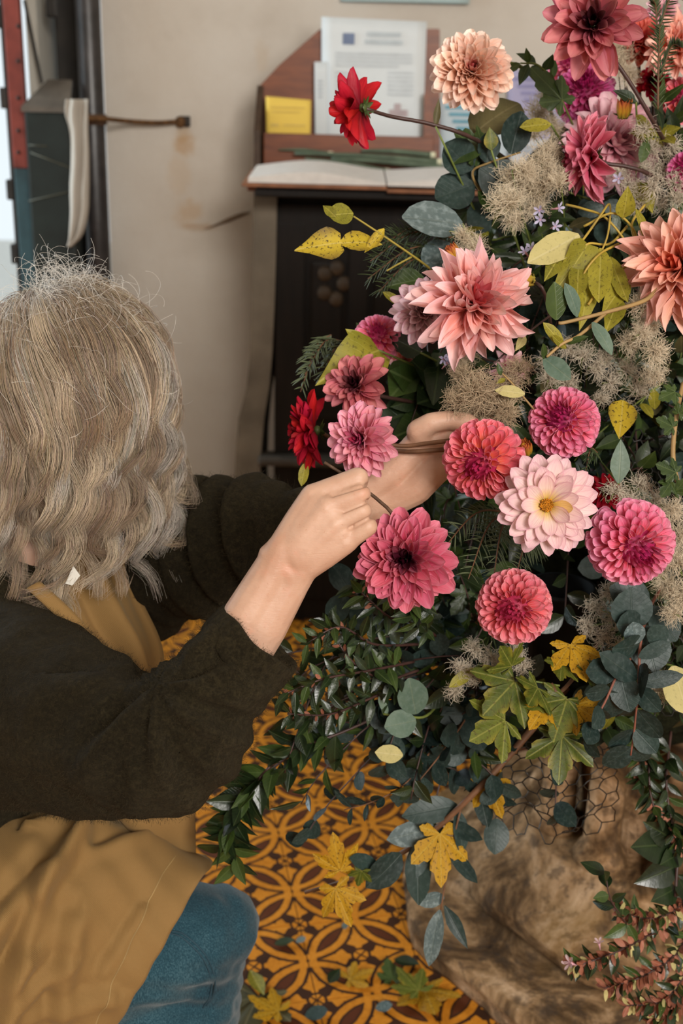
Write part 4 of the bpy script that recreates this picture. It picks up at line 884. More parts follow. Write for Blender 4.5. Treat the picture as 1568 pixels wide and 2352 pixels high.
# ---- petal palettes: base, middle, tip, edge/streak, flower centre
def pal(n, *c, **k): return mat_petal(n, *c, **k)
DUSKY = pal('dusky_rose_petal', (.26, .03, .05), (.56, .12, .14), (.66, .25, .25), (.58, .14, .20), (.035, .004, .008), tc=(.06, .42))
PEACH = pal('peach_petal', (.86, .24, .06), (.91, .43, .25), (.94, .70, .58), (.94, .76, .67), (.66, .12, .12), tc=(.0, .12))
CRIMS = pal('crimson_petal', (.20, .004, .010), (.42, .008, .018), (.52, .014, .030), (.26, .004, .016), (.08, .002, .004), streak=.5)
MAGEN = pal('magenta_petal', (.48, .03, .12), (.68, .08, .27), (.76, .18, .42), (.80, .34, .54), (.36, .012, .10))
PINKB = pal('pink_ball_petal', (.74, .08, .10), (.82, .15, .26), (.84, .27, .42), (.88, .50, .60), (.42, .02, .11), tc=(.02, .3))
ROSEB = pal('rose_ball_petal', (.70, .07, .06), (.80, .14, .17), (.82, .26, .31), (.86, .48, .50), (.46, .03, .09), tc=(.02, .35))
CORALB = pal('coral_rose_petal', (.80, .15, .07), (.82, .13, .14), (.80, .18, .24), (.84, .40, .42), (.42, .02, .09), tc=(.02, .3))
PALE = pal('pale_blush_petal', (.72, .46, .30), (.84, .58, .55), (.84, .61, .64), (.60, .22, .36), (.50, .26, .10), streak=.30, tc=(.0, .05))
PALEY = pal('blush_yellow_petal', (.88, .58, .08), (.90, .70, .62), (.86, .58, .61), (.66, .32, .42), (.84, .54, .10), streak=.28, tc=(.0, .03))
CORAL = pal('coral_pink_petal', (.86, .17, .14), (.89, .34, .28), (.92, .63, .61), (.92, .56, .60), (.70, .10, .12), tc=(.0, .2), streak=.4)
PEACHC = pal('peach_coral_petal', (.86, .18, .08), (.90, .34, .22), (.92, .58, .47), (.92, .52, .48), (.78, .16, .08), tc=(.0, .2), streak=.35)
PINKD = pal('pink_petal', (.78, .16, .16), (.85, .28, .34), (.88, .44, .50), (.82, .28, .46), (.44, .03, .10), tc=(.02, .3))
DEEPP = pal('deep_pink_petal', (.48, .025, .055), (.62, .06, .12), (.72, .18, .26), (.76, .30, .38), (.05, .002, .010), tc=(.05, .32))
CPINK = pal('crimson_pink_petal', (.54, .03, .07), (.68, .08, .15), (.74, .20, .27), (.80, .36, .44), (.32, .01, .05))
REDC = pal('red_coral_petal', (.68, .05, .03), (.74, .11, .07), (.74, .17, .13), (.76, .25, .2), (.50, .02, .02))
LPINK = pal('light_pink_petal', (.82, .36, .40), (.88, .50, .54), (.90, .64, .67), (.74, .28, .40), (.7, .25, .3), tc=(0, .1))
DISC = mat_plain('orange_disc', (.42, .16, .01), .7, .2, .6, 200)
D = dahlia
D(1362, 55, 1.30, 232, (-.20, -.10, .9), 'deco', DUSKY, 'dusky rose dahlia with near-black centre standing tall above the arrangement on a dark stem', N=60, stem=[(1395, 115, 1.33), (1450, 195, 1.345), (1500, 280, 1.37), (1545, 360, 1.45)])
D(1083, 160, 1.36, 186, (-.08, -.05, 1), 'deco', PEACH, 'peach dahlia with pale tips in front of the cream wall', N=125, th1=1.85, stem=[(1140, 150, 1.44), (1190, 150, 1.47), (1245, 205, 1.52), (1275, 290, 1.64)], stemmat=STEMG)
D(820, 250, 1.34, 172, (-.80, .06, -.52), 'deco', CRIMS, 'crimson dahlia seen from behind reaching out over the open book', N=58, stem=[(900, 268, 1.36), (990, 285, 1.37), (1095, 322, 1.40), (1210, 400, 1.60)])
D(1343, 220, 1.53, 138, (-.25, .35, .9), 'ball', MAGEN, 'small magenta ball dahlia behind the side-on pink one')
D(1308, 158, 1.61, 96, (-.3, .3, .8), 'ball', PINKB, 'small coral-pink ball dahlia half hidden under the dusky rose one', N=90)
D(1468, 95, 1.50, 120, (-.2, .1, .9), 'deco', REDC, 'red-coral dahlia at the top behind the conifer tip')
D(1556, 105, 1.44, 165, (-.3, 0, .9), 'spiky', PEACHC, 'peach-coral spiky dahlia high beside the red-coral one', N=70)
D(1498, 190, 1.53, 80, (-.3, .2, .9), 'deco', CRIMS, 'small deep red dahlia under the red-coral one', N=60)
D(1562, 232, 1.48, 104, (-.2, .2, .9), 'ball', ROSEB, 'rose ball dahlia under the peach-coral spiky one', N=90)
D(1520, 30, 1.55, 90, (-.2, .2, .9), 'deco', LPINK, 'small light pink dahlia at the very top of the arrangement', N=60)
D(1414, 328, 1.465, 232, (.22, .12, .9), 'deco', LPINK, 'large light pink dahlia behind the side-on crimson-pink one', N=95, th1=1.85)
D(1345, 362, 1.36, 200, (-.78, .02, -.10), 'deco', CPINK, 'crimson-pink dahlia turned side-on with its dark stem showing', N=85, th1=1.9, stem=[(1395, 376, 1.365), (1435, 382, 1.368), (1490, 400, 1.385), (1560, 450, 1.50)])
D(1558, 610, 1.26, 300, (-.55, .05, .75), 'spiky', PEACHC, 'large peach-coral spiky dahlia beside the golden vine stems', N=84)
D(1092, 690, 1.22, 290, (.18, .12, .85), 'spiky', CORAL, 'large coral-pink spiky dahlia with long curling petals', N=88)
D(975, 715, 1.30, 158, (.10, -.05, .95), 'deco', PALE, 'pale blush dahlia with mauve streaks tucked beside the coral-pink spiky one', N=74, centre=DISC)
D(868, 778, 1.40, 108, (-.1, .35, .85), 'ball', PINKB, 'small pink ball dahlia beside the large yellow leaf', N=100, stem=[(885, 770, 1.47), (950, 750, 1.57), (1050, 750, 1.72)])
D(818, 885, 1.32, 160, (-.35, .15, .85), 'deco', DUSKY, 'dusky red dahlia with dark centre above the pink one near the hand', N=62)
D(712, 988, 1.35, 178, (-.93, 0, .12), 'deco', CRIMS, 'dark crimson dahlia turned to the doorway at the end of the flowers', N=58, stem=[(790, 1020, 1.36), (920, 1037, 1.269), (1000, 1034, 1.257), (1050, 1032, 1.266)], stemmat=STEMB)
D(828, 1010, 1.25, 172, (-.40, .0, .80), 'deco', PINKD, 'pink dahlia just above the hand holding the twig', N=92, th1=1.85, stem=[(920, 1024, 1.262), (980, 1018, 1.255), (1030, 1012, 1.25), (1090, 1005, 1.30)], stemmat=STEMB)
D(1110, 1055, 1.20, 180, (-.36, -.34, .8), 'ball', CORALB, 'coral-rose ball dahlia covering the far hand', N=150, stem=[(1140, 1125, 1.25), (1180, 1140, 1.38), (1230, 1140, 1.58)])
D(1295, 970, 1.24, 158, (-.36, .2, .85), 'ball', PINKB, 'pink ball dahlia above the white and yellow one')
D(1255, 1160, 1.155, 224, (-.10, -.02, .95), 'open', PALEY, 'large open blush dahlia with yellow heart', N=54, centre=DISC)
D(1447, 1245, 1.22, 194, (.14, -.38, .85), 'ball', PINKB, 'pink ball dahlia beside the fluffy seed heads, right of the blush one', stem=[(1450, 1265, 1.32), (1445, 1275, 1.45), (1430, 1285, 1.66)])
D(1180, 1393, 1.21, 168, (-.28, -.08, .9), 'ball', ROSEB, 'rose-pink ball dahlia hanging lowest over the ivy', stem=[(1188, 1402, 1.30), (1172, 1425, 1.42), (1150, 1440, 1.62)])
D(930, 1285, 1.14, 232, (-.12, .02, .95), 'deco', DEEPP, 'deep pink dahlia with dark red centre on the twig held in the hand', N=96, th1=1.75, stem=[(905, 1190, 1.145), (870, 1150, 1.135), (808, 1103, 1.121), (745, 1062, 1.112)], stemmat=TWIG, srad=(.0022, .0019, .0017, .0016))
D(1392, 1130, 1.38, 90, (.2, .1, .9), 'deco', CRIMS, 'dark red dahlia peeping out behind the open blush one', N=50)
D(1170, 845, 1.33, 90, (.1, -.3, .8), 'deco', LPINK, 'small light pink dahlia under the coral-pink spiky one', N=40)
D(1575, 395, 1.40, 90, (-.4, .1, .8), 'ball', MAGEN, 'magenta ball dahlia above the large peach-coral one', N=70)
D(930, 828, 1.47, 90, (.1, -.2, .8), 'deco', CORAL, 'small coral dahlia deep beneath the pale blush one', N=44)
# ---- buds
BUDM = mat_petal('bud_petal', (.34, .30, .04), (.62, .36, .03), (.56, .16, .05), (.46, .06, .03), (.4, .3, .04), tc=(-.2, -.1), streak=.5)
bud_p = petal_mesh('petal', .55, .5, .5, .35, .25)
for px, py, d, dia, fc, lab in ((1200, 642, 1.27, 52, (-.95, .05, .2), 'yellow and red dahlia bud beside the coral-pink spiky flower'), (1042, 582, 1.33, 44, (-.6, .6, .4), 'yellow-green dahlia bud behind the coral-pink spiky flower'), (1432, 248, 1.385, 46, (-.1, .6, .7), 'cream and plum dahlia bud beside the light pink dahlia'), (1205, 1030, 1.238, 44, (-.2, .5, .7), 'green-yellow dahlia bud between two pink ball dahlias')):
    R = dia/2/FPX*d; ax = face(*fc); q = ax.to_track_quat('Z', 'Y'); c = W(px, py, d); root = empty('dahlia_bud', c, q); tag(root, lab, 'bud', 'dahlia buds')
    for i in range(22):
        ph = i*GA; t = (i+.5)/22; e = Vector((math.cos(ph), math.sin(ph), 0)); o = new_child('petal', bud_p, root, BUDM); 
        child_mat(o, Vector((0, 0, -R))+e*R*(.35+.25*t), Vector((0, 0, 1))+e*(.10+.25*t), -e, (R*2.0, R*1.35, R*(1.5+.4*t)))
    bm = bmesh.new(); bmesh.ops.create_uvsphere(bm, u_segments=12, v_segments=9, radius=R*.6, matrix=Matrix.Diagonal((1, 1, 1.2, 1))); obj('bud_core', bm_mesh('bud', bm, True), mat_plain('bud_core', (.50, .27, .03), .5, .3, .3), root)
    for k in range(6):
        ph = k/6*6.283; e = Vector((math.cos(ph), math.sin(ph), 0)); o = new_child('sepal', sep_me, root); child_mat(o, Vector((0, 0, -R*1.0)), e+Vector((0, 0, .25)), Vector((0, 0, 1)), (R*1.1,)*3)
    Mi = (Matrix.Translation(c) @ q.to_matrix().to_4x4()).inverted(); pts = [c-ax*R, c-ax*R*2.2-UP*.02, core_pt(c)] if 'plum' not in lab else [c-ax*R, W(1440, 218, 1.45), W(1437, 205, 1.56), W(1455, 290, 1.68)]; tube('stem', [Mi @ p for p in pts], [.002, .002, .003], STEMD, root, 6, 10)
# ---- leaf meshes
def leaf_from_profile(name, prof, droop=.15, vfold=.12, nu=6, side=.0, wave=0):
    V, UV, F = [], [], []
    for i in range(nu+1):
        u = i/nu; w = np.interp(u, [p[0] for p in prof], [p[1] for p in prof])
        for v in (-1, -.5, 0, .5, 1):
            y = v*w; z = vfold*abs(y)-droop*u*u+side*y*u+wave*math.sin(u*9+v*2)*.04*abs(v); V.append((u, y, z)); UV.append((u, y))
    for i in range(nu):
        for j in range(4): a = i*5+j; F.append((a, a+5, a+6, a+1))
    return mesh_np(name, V, F, True, UV)
def palmate(name, lobes, droop, wid=.26, teeth=True):
    """lobed leaf fanned from the stalk; each lobe keeps its own midrib in the uv map"""
    V, UV, F = [(0, 0, 0)], [(0, 0)], []
    lobes = sorted(lobes)
    for i, (an, ln) in enumerate(lobes):
        c, s = math.cos(R_(an)), math.sin(R_(an)); w = wid*ln
        pr = [(.34, -.62), (.52, -.95), (.66, -.92), (.72, -.58), (.86, -.50), (1.0, 0), (.86, .50), (.72, .58), (.66, .92), (.52, .95), (.34, .62)]
        for r, q in pr:
            x, y = r*ln*c-q*w*s, r*ln*s+q*w*c; V.append((x, y, -droop*(x*x+y*y)*.6-.10*abs(q)*w+.03*math.sin(x*9+y*7))); UV.append((r, q*w))
        if i < len(lobes)-1:
            a2, l2 = lobes[i+1]; am = R_((an+a2)/2); rr = .30*min(ln, l2); V.append((rr*math.cos(am), rr*math.sin(am), -.02)); UV.append((.3, .12))
    n = len(V)-1
    for i in range(1, n): F.append((0, i, i+1))
    return mesh_np(name, V, F, True, UV)
MAPL = [(0, 1.0), (52, .86), (-52, .86), (108, .5), (-108, .5)]; IVYL = [(0, 1.0), (58, .66), (-58, .66), (118, .42), (-118, .42)]
LM = {
 'ovate': [leaf_from_profile('leaf', [(0, .03), (.2, .24), (.42, .30), (.7, .19), (1, .0)], dr, .25, side=sd) for dr, sd in ((.10, .1), (.28, -.15), (-.08, .2))],
 'lance': [leaf_from_profile('leaf', [(0, .02), (.3, .15), (.55, .15), (.8, .08), (1, .0)], dr, .3, side=sd) for dr, sd in ((.12, .1), (.35, -.2), (-.15, .2))],
 'round': [leaf_from_profile('leaf', [(0, .05), (.14, .26), (.35, .38), (.6, .40), (.82, .29), (.94, .16), (1, .03)], dr, .12, nu=8, side=sd) for dr, sd in ((.06, .08), (.2, -.12), (-.12, .1))],
 'oval': [leaf_from_profile('leaf', [(0, .03), (.18, .18), (.45, .25), (.75, .20), (.92, .10), (1, .01)], dr, .12, nu=8, side=sd) for dr, sd in ((.06, .1), (.22, -.15), (-.15, .12))],
 'heart': [leaf_from_profile('leaf', [(0, .22), (.1, .33), (.3, .37), (.55, .28), (.8, .12), (1, .0)], dr, .2, nu=7, side=sd, wave=1) for dr, sd in ((.15, .15), (.4, -.2), (-.1, .2))],
 'maple': [palmate('leaf', MAPL, dr) for dr in (.25, .6, -.2)],
 'ivy': [palmate('leaf', IVYL, dr, .34) for dr in (.25, .6, -.2)],
}
ML = {
 'dark': mat_leaf('dark_green_leaf', (.006, .012, .004), (.016, .030, .009), (.04, .06, .02), .32, .5, .10),
 'mid': mat_leaf('mid_green_leaf', (.018, .036, .008), (.048, .078, .015), (.09, .125, .04), .38, .45, .2),
 'euc': mat_leaf('eucalyptus_leaf', (.009, .020, .017), (.023, .042, .035), (.05, .065, .05), .45, .3, .08, bloom=.06, va=.22),
 'eucl': mat_leaf('pale_eucalyptus_leaf', (.07, .115, .082), (.13, .18, .13), (.20, .22, .13), .5, .3, .15, bloom=.1, va=.22),
 'eucg': mat_leaf('grey_eucalyptus_leaf', (.05, .075, .075), (.105, .135, .13), (.14, .16, .13), .55, .3, .1, bloom=.35, va=.22),
 'yel': mat_leaf('yellow_green_leaf', (.17, .155, .014), (.33, .28, .028), (.44, .38, .08), .5, .3, .3, spots=.55),
 'spot': mat_leaf('spotted_yellow_leaf', (.40, .28, .015), (.52, .37, .03), (.55, .42, .10), .5, .3, .3, spots=.95, edgec=(.10, .05, .015)),
 'gold': mat_leaf('golden_maple_leaf', (.34, .165, .006), (.48, .26, .011), (.50, .32, .045), .55, .25, .3, spots=.75, spotc=(.07, .03, .008)),
 'mapg': mat_leaf('maple_green_leaf', (.050, .070, .009), (.125, .14, .016), (.26, .25, .055), .45, .35, .22, spots=.6, edgec=(.34, .24, .02)),
 'brown': mat_leaf('olive_brown_leaf', (.055, .050, .020), (.11, .09, .035), (.16, .13, .06), .55, .3, .15, spots=.3),
 'cream': mat_leaf('dry_cream_leaf', (.44, .38, .15), (.56, .48, .20), (.62, .54, .28), .6, .25, .3, spots=.2),
 'bract2': mat_leaf('russet_bract', (.13, .035, .018), (.25, .085, .045), (.3, .12, .08), .5, .3, .2),
 'bract': mat_leaf('pink_bract', (.28, .085, .045), (.46, .19, .12), (.5, .25, .18), .5, .3, .25),
}
def place_free(root, rg, L, p, T, S, B, ref, t, base):
    """try several directions for one filler leaf and keep the one with most room round it"""
    global OCC
    best = None; s = L['size']*rg.uniform(.75, 1.1)*(1-.35*t*L.get('taper', 1))
    pa = np.array(p); near_ = OCC[(np.abs(OCC-pa) < .10).all(1)] if len(OCC) else OCC; solid = [(np.array(c), r) for c, r in DAH if (c-p).length < r+.08]
    for k in range(9):
        an = rg.uniform(0, 6.283); out = S*math.cos(an)+B*math.sin(an); X = (out*.9+T*rg.uniform(-.1, .9)+ref*rg.uniform(-.2, .5)+L.get('grav', Vector((0, 0, -.15)))).normalized()
        Z = (B*.8+T*.5-out*.2+Vector((rg.gauss(0, .4), rg.gauss(0, .4), rg.gauss(0, .4)))+ref*.5); Y = Z.cross(X).normalized(); w = s*.28
        Q = np.array([p+X*s*f+Y*w*g for f, g in ((.3, 0), (.35, .8), (.35, -.8), (.6, .7), (.6, -.7), (.65, 0), (.95, 0))])
        room = np.sqrt(((near_[None]-Q[:, None])**2).sum(2)).min() if len(near_) else .1
        for c, r in solid: room = min(room, (np.linalg.norm(Q-c, axis=1)-r).min()+.012)
        if best is None or room > best[0]: best = (room, X, Z, Q)
    room, X, Z, Q = best
    if room < .004: return
    OCC = np.concatenate([OCC, Q]); o = new_child('leaf', rg.choice(LM[L['kind']]), root, rg.choice(L['mats'])); child_mat(o, p-base+X*s*.04, X, Z, (s, s*L.get('ws', 1)*rg.uniform(.85, 1.0), s))
def sprig(name, label, cat, path, rad, stemmat, leaves, group=None, seed=0, n=24, spread=.9, avoid=False):
    """path: 3-D points; leaves: dicts(kind, mats, size, count, t0, t1, opp)"""
    rg = random.Random(seed); P = [Vector(p) for p in crom([tuple(p) for p in path], n)]; base = P[0]
    root = empty(name, base); tag(root, label, cat, group)
    tube('stem', [p-base for p in P], np.linspace(rad, rad*.45, n), stemmat, root, 6)
    for L in leaves:
        cnt = L['count']; ph = rg.uniform(0, 6.28)
        for i in range(cnt):
            t = L['t0']+(L['t1']-L['t0'])*((i//2 if L.get('opp') else i)+.5)/max(1, (cnt/2 if L.get('opp') else cnt)); t = min(.999, t); f = t*(n-1); k = int(f); p = P[k].lerp(P[k+1], f-k); T = (P[min(n-1, k+1)]-P[max(0, k-1)]).normalized()
            ref = L.get('ref', -FW); S = T.cross(ref).normalized(); B = S.cross(T)
            if L.get('opp'): an = (i % 2)*math.pi+(i//2)*L.get('dec', 1.2)+rg.gauss(0, .2)
            else: an = ph+i*2.4+rg.gauss(0, .3)
            if L.get('flat', 0): an = (0 if i % 2 else math.pi)+rg.gauss(0, .35)
            if avoid: place_free(root, rg, L, p, T, S, B, ref, t, base); continue
            out = S*math.cos(an)+B*math.sin(an); X = (out*spread*L.get('open', 1)+T*rg.uniform(.3, .8)+L.get('grav', Vector((0, 0, -.15)))).normalized()
            Z = (B*L.get('facing', .8)+T*.5-out*.2+Vector((rg.gauss(0, .3), rg.gauss(0, .3), rg.gauss(0, .3)))+ref*.5)
            kd = L['kind']; m = rg.choice(LM[kd]); o = new_child(L.get('name', 'leaf'), m, root, rg.choice(L['mats'])); s = L['size']*rg.uniform(.75, 1.15)*(1-.35*t*L.get('taper', 1))
            child_mat(o, p-base+X*s*.04, X, Z, (s, s*L.get('ws', 1)*rg.uniform(.85, 1.1), s))
    return root
def Ws(*pts): return [W(*p) for p in pts]
m_ = ML
# hero sprigs -------------------------------------------------------
sprig('eucalyptus_sprig', 'dark blue-green eucalyptus sprig with broad round leaves above the golden stem', 'foliage', Ws((1260, 560, 1.62), (1170, 500, 1.52), (1105, 440, 1.45), (1085, 395, 1.43), (1120, 375, 1.42), (1195, 350, 1.42)), .0024, mat_plain('tan_stem', (.26, .17, .06)), [dict(kind='round', mats=[m_['euc']], size=.068, count=9, t0=.28, t1=.98, flat=1, ws=1.0)], seed=3)
def single_leaf(px, py, d, px2, py2, d2, kind, mat, label, name='leaf_spray', ws=1., roll=0., stem=None, var=0, cat='foliage', facing=None, group=None):
    a, b = W(px, py, d), W(px2, py2, d2); root = empty(name, a); tag(root, label, cat, group); X = b-a; L = X.length; o = new_child('leaf', LM[kind][var], root, mat); nrm = (facing or -FW)+RT*roll+UP*.2; child_mat(o, Vector(), X, nrm, (L, L*ws, L))
    s = [W(*p) for p in stem] if stem else [core_pt(a)]
    tube('leaf_stalk', [Vector()]+[p-a for p in s], .0014, STEMG, root, 5, 8)
    return root
def leaf_on(root, px, py, d, px2, py2, d2, kind, mat, ws=1., roll=0., var=0, up=.2, facing=None):
    a, b = W(px, py, d), W(px2, py2, d2); X = b-a; L = X.length; o = new_child('leaf', LM[kind][var], root, mat); child_mat(o, a-root.location, X, (facing or -FW)+RT*roll+UP*up, (L, L*ws, L)); return o
def stem_on(root, pts, rad, mat, name='stem', n=20): return tube(name, [W(*p)-root.location for p in pts], rad, mat, root, 6, n)
single_leaf(1062, 515, 1.38, 928, 495, 1.34, 'round', m_['eucg'], 'single large dusty blue-grey eucalyptus leaf pointing at the desk', ws=.72, roll=.2, var=0)
single_leaf(1035, 560, 1.40, 975, 610, 1.38, 'round', m_['eucg'], 'small square-ended grey leaf behind the coral-pink spiky dahlia', ws=1.0)
single_leaf(1085, 310, 1.44, 1195, 215, 1.46, 'round', m_['brown'], 'olive-brown leaf under the peach dahlia', ws=.9, roll=-.2, var=1)
single_leaf(1110, 345, 1.43, 1050, 300, 1.40, 'ivy', m_['mid'], 'green ivy leaf under the dark crimson dahlia stem', ws=1.0)
single_leaf(1128, 345, 1.40, 1125, 292, 1.39, 'ovate', m_['mapg'], 'small light green leaf under the olive-brown one', ws=1.2)
single_leaf(1105, 320, 1.42, 1035, 375, 1.41, 'ovate', m_['mid'], 'toothed dark green leaf above the eucalyptus sprig', ws=1.1)
single_leaf(1000, 290, 1.37, 1008, 225, 1.36, 'ovate', m_['brown'], 'narrow folded leaf on the crimson dahlia stem', ws=.5)
r = empty('yellow_vine', W(960, 600, 1.36)); tag(r, 'yellowing vine tip with spotted leaves hanging before the dark desk', 'foliage')
stem_on(r, [(1010, 635, 1.42), (965, 600, 1.36), (900, 555, 1.33), (855, 525, 1.32), (812, 497, 1.31)], [.0016, .0012, .001], mat_plain('yellow_stem', (.30, .23, .04)))
stem_on(r, [(945, 590, 1.35), (912, 608, 1.345), (888, 622, 1.34)], [.0012, .001], mat_plain('yellow_stem', (.30, .23, .04)), n=8)
leaf_on(r, 785, 558, 1.31, 678, 568, 1.30, 'heart', m_['spot'], 1.0, .1); leaf_on(r, 755, 495, 1.30, 812, 488, 1.31, 'round', m_['yel'], 1.1, 0); leaf_on(r, 770, 498, 1.30, 742, 468, 1.30, 'ovate', m_['yel'], 1.1, 0, 1); leaf_on(r, 780, 560, 1.31, 885, 545, 1.325, 'ovate', m_['spot'], .9, -.3, 1); leaf_on(r, 882, 525, 1.325, 835, 582, 1.32, 'ovate', m_['spot'], .6, .4, 2)
for i, (x1, y1, x2, y2) in enumerate(((955, 545, 845, 600), (965, 560, 850, 630), (975, 570, 842, 655), (1000, 590, 870, 640))):
    pass
def needles(px, py, d, px2, py2, d2, n, length, mat, label, seed=0, width=.0007, bend=-.02, flat=False, grp=None):
    rg = np.random.RandomState(seed); a, b = W(px, py, d), W(px2, py2, d2); root = empty('conifer_sprig', a); tag(root, label, 'foliage', grp)
    c = core_pt(a); P = crom([tuple(a), tuple(a.lerp(b, .5)+UP*(-bend)), tuple(b)], 20); tube('stem', [Vector(p)-a for p in P], np.linspace(.0016, .0006, 20), STEMB, root, 5)
    T = np.array((b-a).normalized()); S = np.cross(T, np.array(FW)); S /= np.linalg.norm(S); B = np.cross(S, T); Q = []
    for i in range(n):
        t = i/n; p = P[int(t*19)]-np.array(a); an = rg.normal(0, .3)+(math.pi if i % 2 else 0) if flat else rg.uniform(0, 6.28); o = math.cos(an)*S+math.sin(an)*B; l = length*(1-.5*t)*rg.uniform(.7, 1.1); d1 = o*.75+T*.75; d1 /= np.linalg.norm(d1); Q.append([p+d1*l*k/4+T*l*.10*(k/4)**2-np.array([0, 0, 1])*.08*l*(k/4)**2 for k in range(5)])
    o = obj('needles', strands_mesh('needles', np.array(Q), np.full(n, width)[:, None]*np.array([.8, 1, 1, .8, .2])[None]), mat, root); o['kind'] = 'stuff'; return root
NEED = mat_leaf('needle_green', (.018, .032, .012), (.05, .07, .025), (.06, .08, .03), .5, .3, .05); NEED2 = mat_leaf('needle_grey_green', (.05, .065, .035), (.10, .12, .06), (.10, .12, .06), .5, .3, .05)
for i, (a, b) in enumerate((((1040, 545), (850, 600)), ((1045, 575), (845, 640)), ((1030, 560), (880, 560)), ((1020, 600), (870, 670)))):
    needles(*a, 1.42, *b, 1.37, 110, .032, NEED, 'soft green needled sprig behind the coral-pink spiky dahlia', i, .0006, grp='needled sprigs by the dark desk')
for i, (a, b) in enumerate((((1165, 1175), (1010, 1270)), ((1160, 1180), (1075, 1330)), ((1165, 1190), (1130, 1350)), ((1230, 1240), (1180, 1340)))):
    needles(*a, 1.36, *b, 1.22, 70, .036, NEED2, 'grey-green feathery sprig under the open blush dahlia', 20+i, .0006, flat=True, grp='feathery sprigs under the blush dahlia')
for i, (a, b) in enumerate((((760, 770), (690, 900)), ((790, 785), (700, 860)), ((800, 800), (735, 880)))):
    needles(*a, 1.42, *b, 1.38, 60, .03, NEED2, 'grey-green needled tip beside the yellow leaf', 40+i, .0011, grp='needled tips by the yellow leaf')
for i, (a, b) in enumerate((((1510, 250), (1515, 60)), ((1515, 180), (1570, 110)), ((1512, 120), (1500, 0)), ((1515, 60), (1568, 0)))):
    needles(*a, 1.36, *b, 1.33, 46, .016, NEED, 'dark green feathery conifer tip at the top of the arrangement', 60+i, .0011, flat=True, grp='conifer tips at the top')
needles(1370, 1040, 1.30, 1340, 1110, 1.28, 60, .014, NEED, 'short mossy green sprig beside the blush dahlia', 71, .0008)
# yellow leaves on the left, dark leaves near the hand
single_leaf(870, 805, 1.36, 752, 845, 1.31, 'heart', m_['yel'], 'large yellow-green leaf over the dusky red dahlia', ws=1.05, roll=-.1, var=1)
single_leaf(835, 790, 1.37, 795, 755, 1.36, 'ovate', m_['yel'], 'small yellow-green leaf behind the larger yellow one', ws=1.0)
single_leaf(702, 1062, 1.35, 692, 1116, 1.345, 'oval', m_['yel'], 'yellow-green leaf under the dark crimson dahlia', ws=.9, stem=[(712, 1030, 1.36), (728, 1000, 1.37)])
single_leaf(965, 810, 1.40, 892, 770, 1.38, 'ovate', m_['dark'], 'dark green leaf beside the small pink ball dahlia', ws=1.2)
for i, (a, b, w) in enumerate((((985, 900), (905, 850), 1.3), ((990, 930), (880, 960), 1.2), ((1000, 870), (935, 830), 1.3), ((1010, 960), (905, 1000), 1.0), ((985, 870), (985, 930), 1.2), ((1030, 900), (950, 935), 1.3), ((960, 840), (900, 905), 1.2), ((1010, 820), (1000, 900), 1.1))):
    single_leaf(*a, 1.46, *b, 1.40, 'ovate', m_['dark'] if i % 3 else m_['mid'], 'broad dark green leaf in the shade above the far hand', ws=w, var=i % 3, group='broad leaves above the far hand')
single_leaf(975, 640, 1.39, 890, 655, 1.37, 'ovate', m_['mid'], 'green leaf under the needled sprigs', ws=1.2); single_leaf(925, 700, 1.38, 880, 670, 1.37, 'oval', m_['yel'], 'pale green leaf tip beside the blush dahlia', ws=.8)
# golden vine with yellow leaves on the right
r = empty('golden_vine', W(1380, 520, 1.36)); tag(r, 'tangle of golden vine stems with drooping yellow-green leaves', 'foliage')
GST = mat_plain('golden_stem', (.34, .23, .035), .5, .35, .3, 40)
for pts in ([(1270, 610, 1.33), (1330, 560, 1.31), (1375, 500, 1.30), (1400, 470, 1.31), (1395, 540, 1.30), (1370, 600, 1.30)], [(1420, 560, 1.31), (1375, 585, 1.29), (1340, 630, 1.29), (1330, 680, 1.30), (1360, 710, 1.30)], [(1300, 470, 1.34), (1340, 480, 1.32), (1390, 500, 1.31), (1440, 560, 1.31), (1470, 620, 1.32)], [(1340, 520, 1.31), (1410, 490, 1.30), (1460, 540, 1.31), (1440, 600, 1.32)], [(1350, 700, 1.28), (1380, 660, 1.29), (1440, 610, 1.30), (1480, 590, 1.33)], [(1440, 520, 1.32), (1400, 560, 1.31), (1350, 560, 1.30), (1330, 590, 1.30), (1370, 640, 1.29)], [(1480, 470, 1.34), (1450, 520, 1.32), (1480, 590, 1.32), (1520, 600, 1.34)]): stem_on(r, pts, [.0016, .0014, .001], GST, n=30)
for (a, b, k, mt, w, rl) in (((1330, 540), (1215, 600), 'oval', 'cream', .9, .2), ((1350, 560), (1290, 660), 'heart', 'yel', .7, .3), ((1380, 570), (1375, 690), 'oval', 'yel', .8, -.2), ((1330, 600), (1320, 690), 'oval', 'yel', .8, .1), ((1430, 500), (1445, 440), 'ovate', 'yel', 1.1, 0), ((1460, 480), (1500, 560), 'oval', 'yel', .5, .3), ((1300, 560), (1255, 640), 'ovate', 'yel', .8, .2), ((1440, 640), (1385, 720), 'ovate', 'yel', .7, 0), ((1400, 590), (1440, 690), 'oval', 'yel', .6, -.4), ((1420, 680), (1395, 760), 'ovate', 'yel', .8, .2), ((1350, 640), (1345, 740), 'ovate', 'yel', .7, .2)): leaf_on(r, a[0], a[1], 1.30, b[0], b[1], 1.27, k, ML[mt], w, rl, rnd.randrange(3))
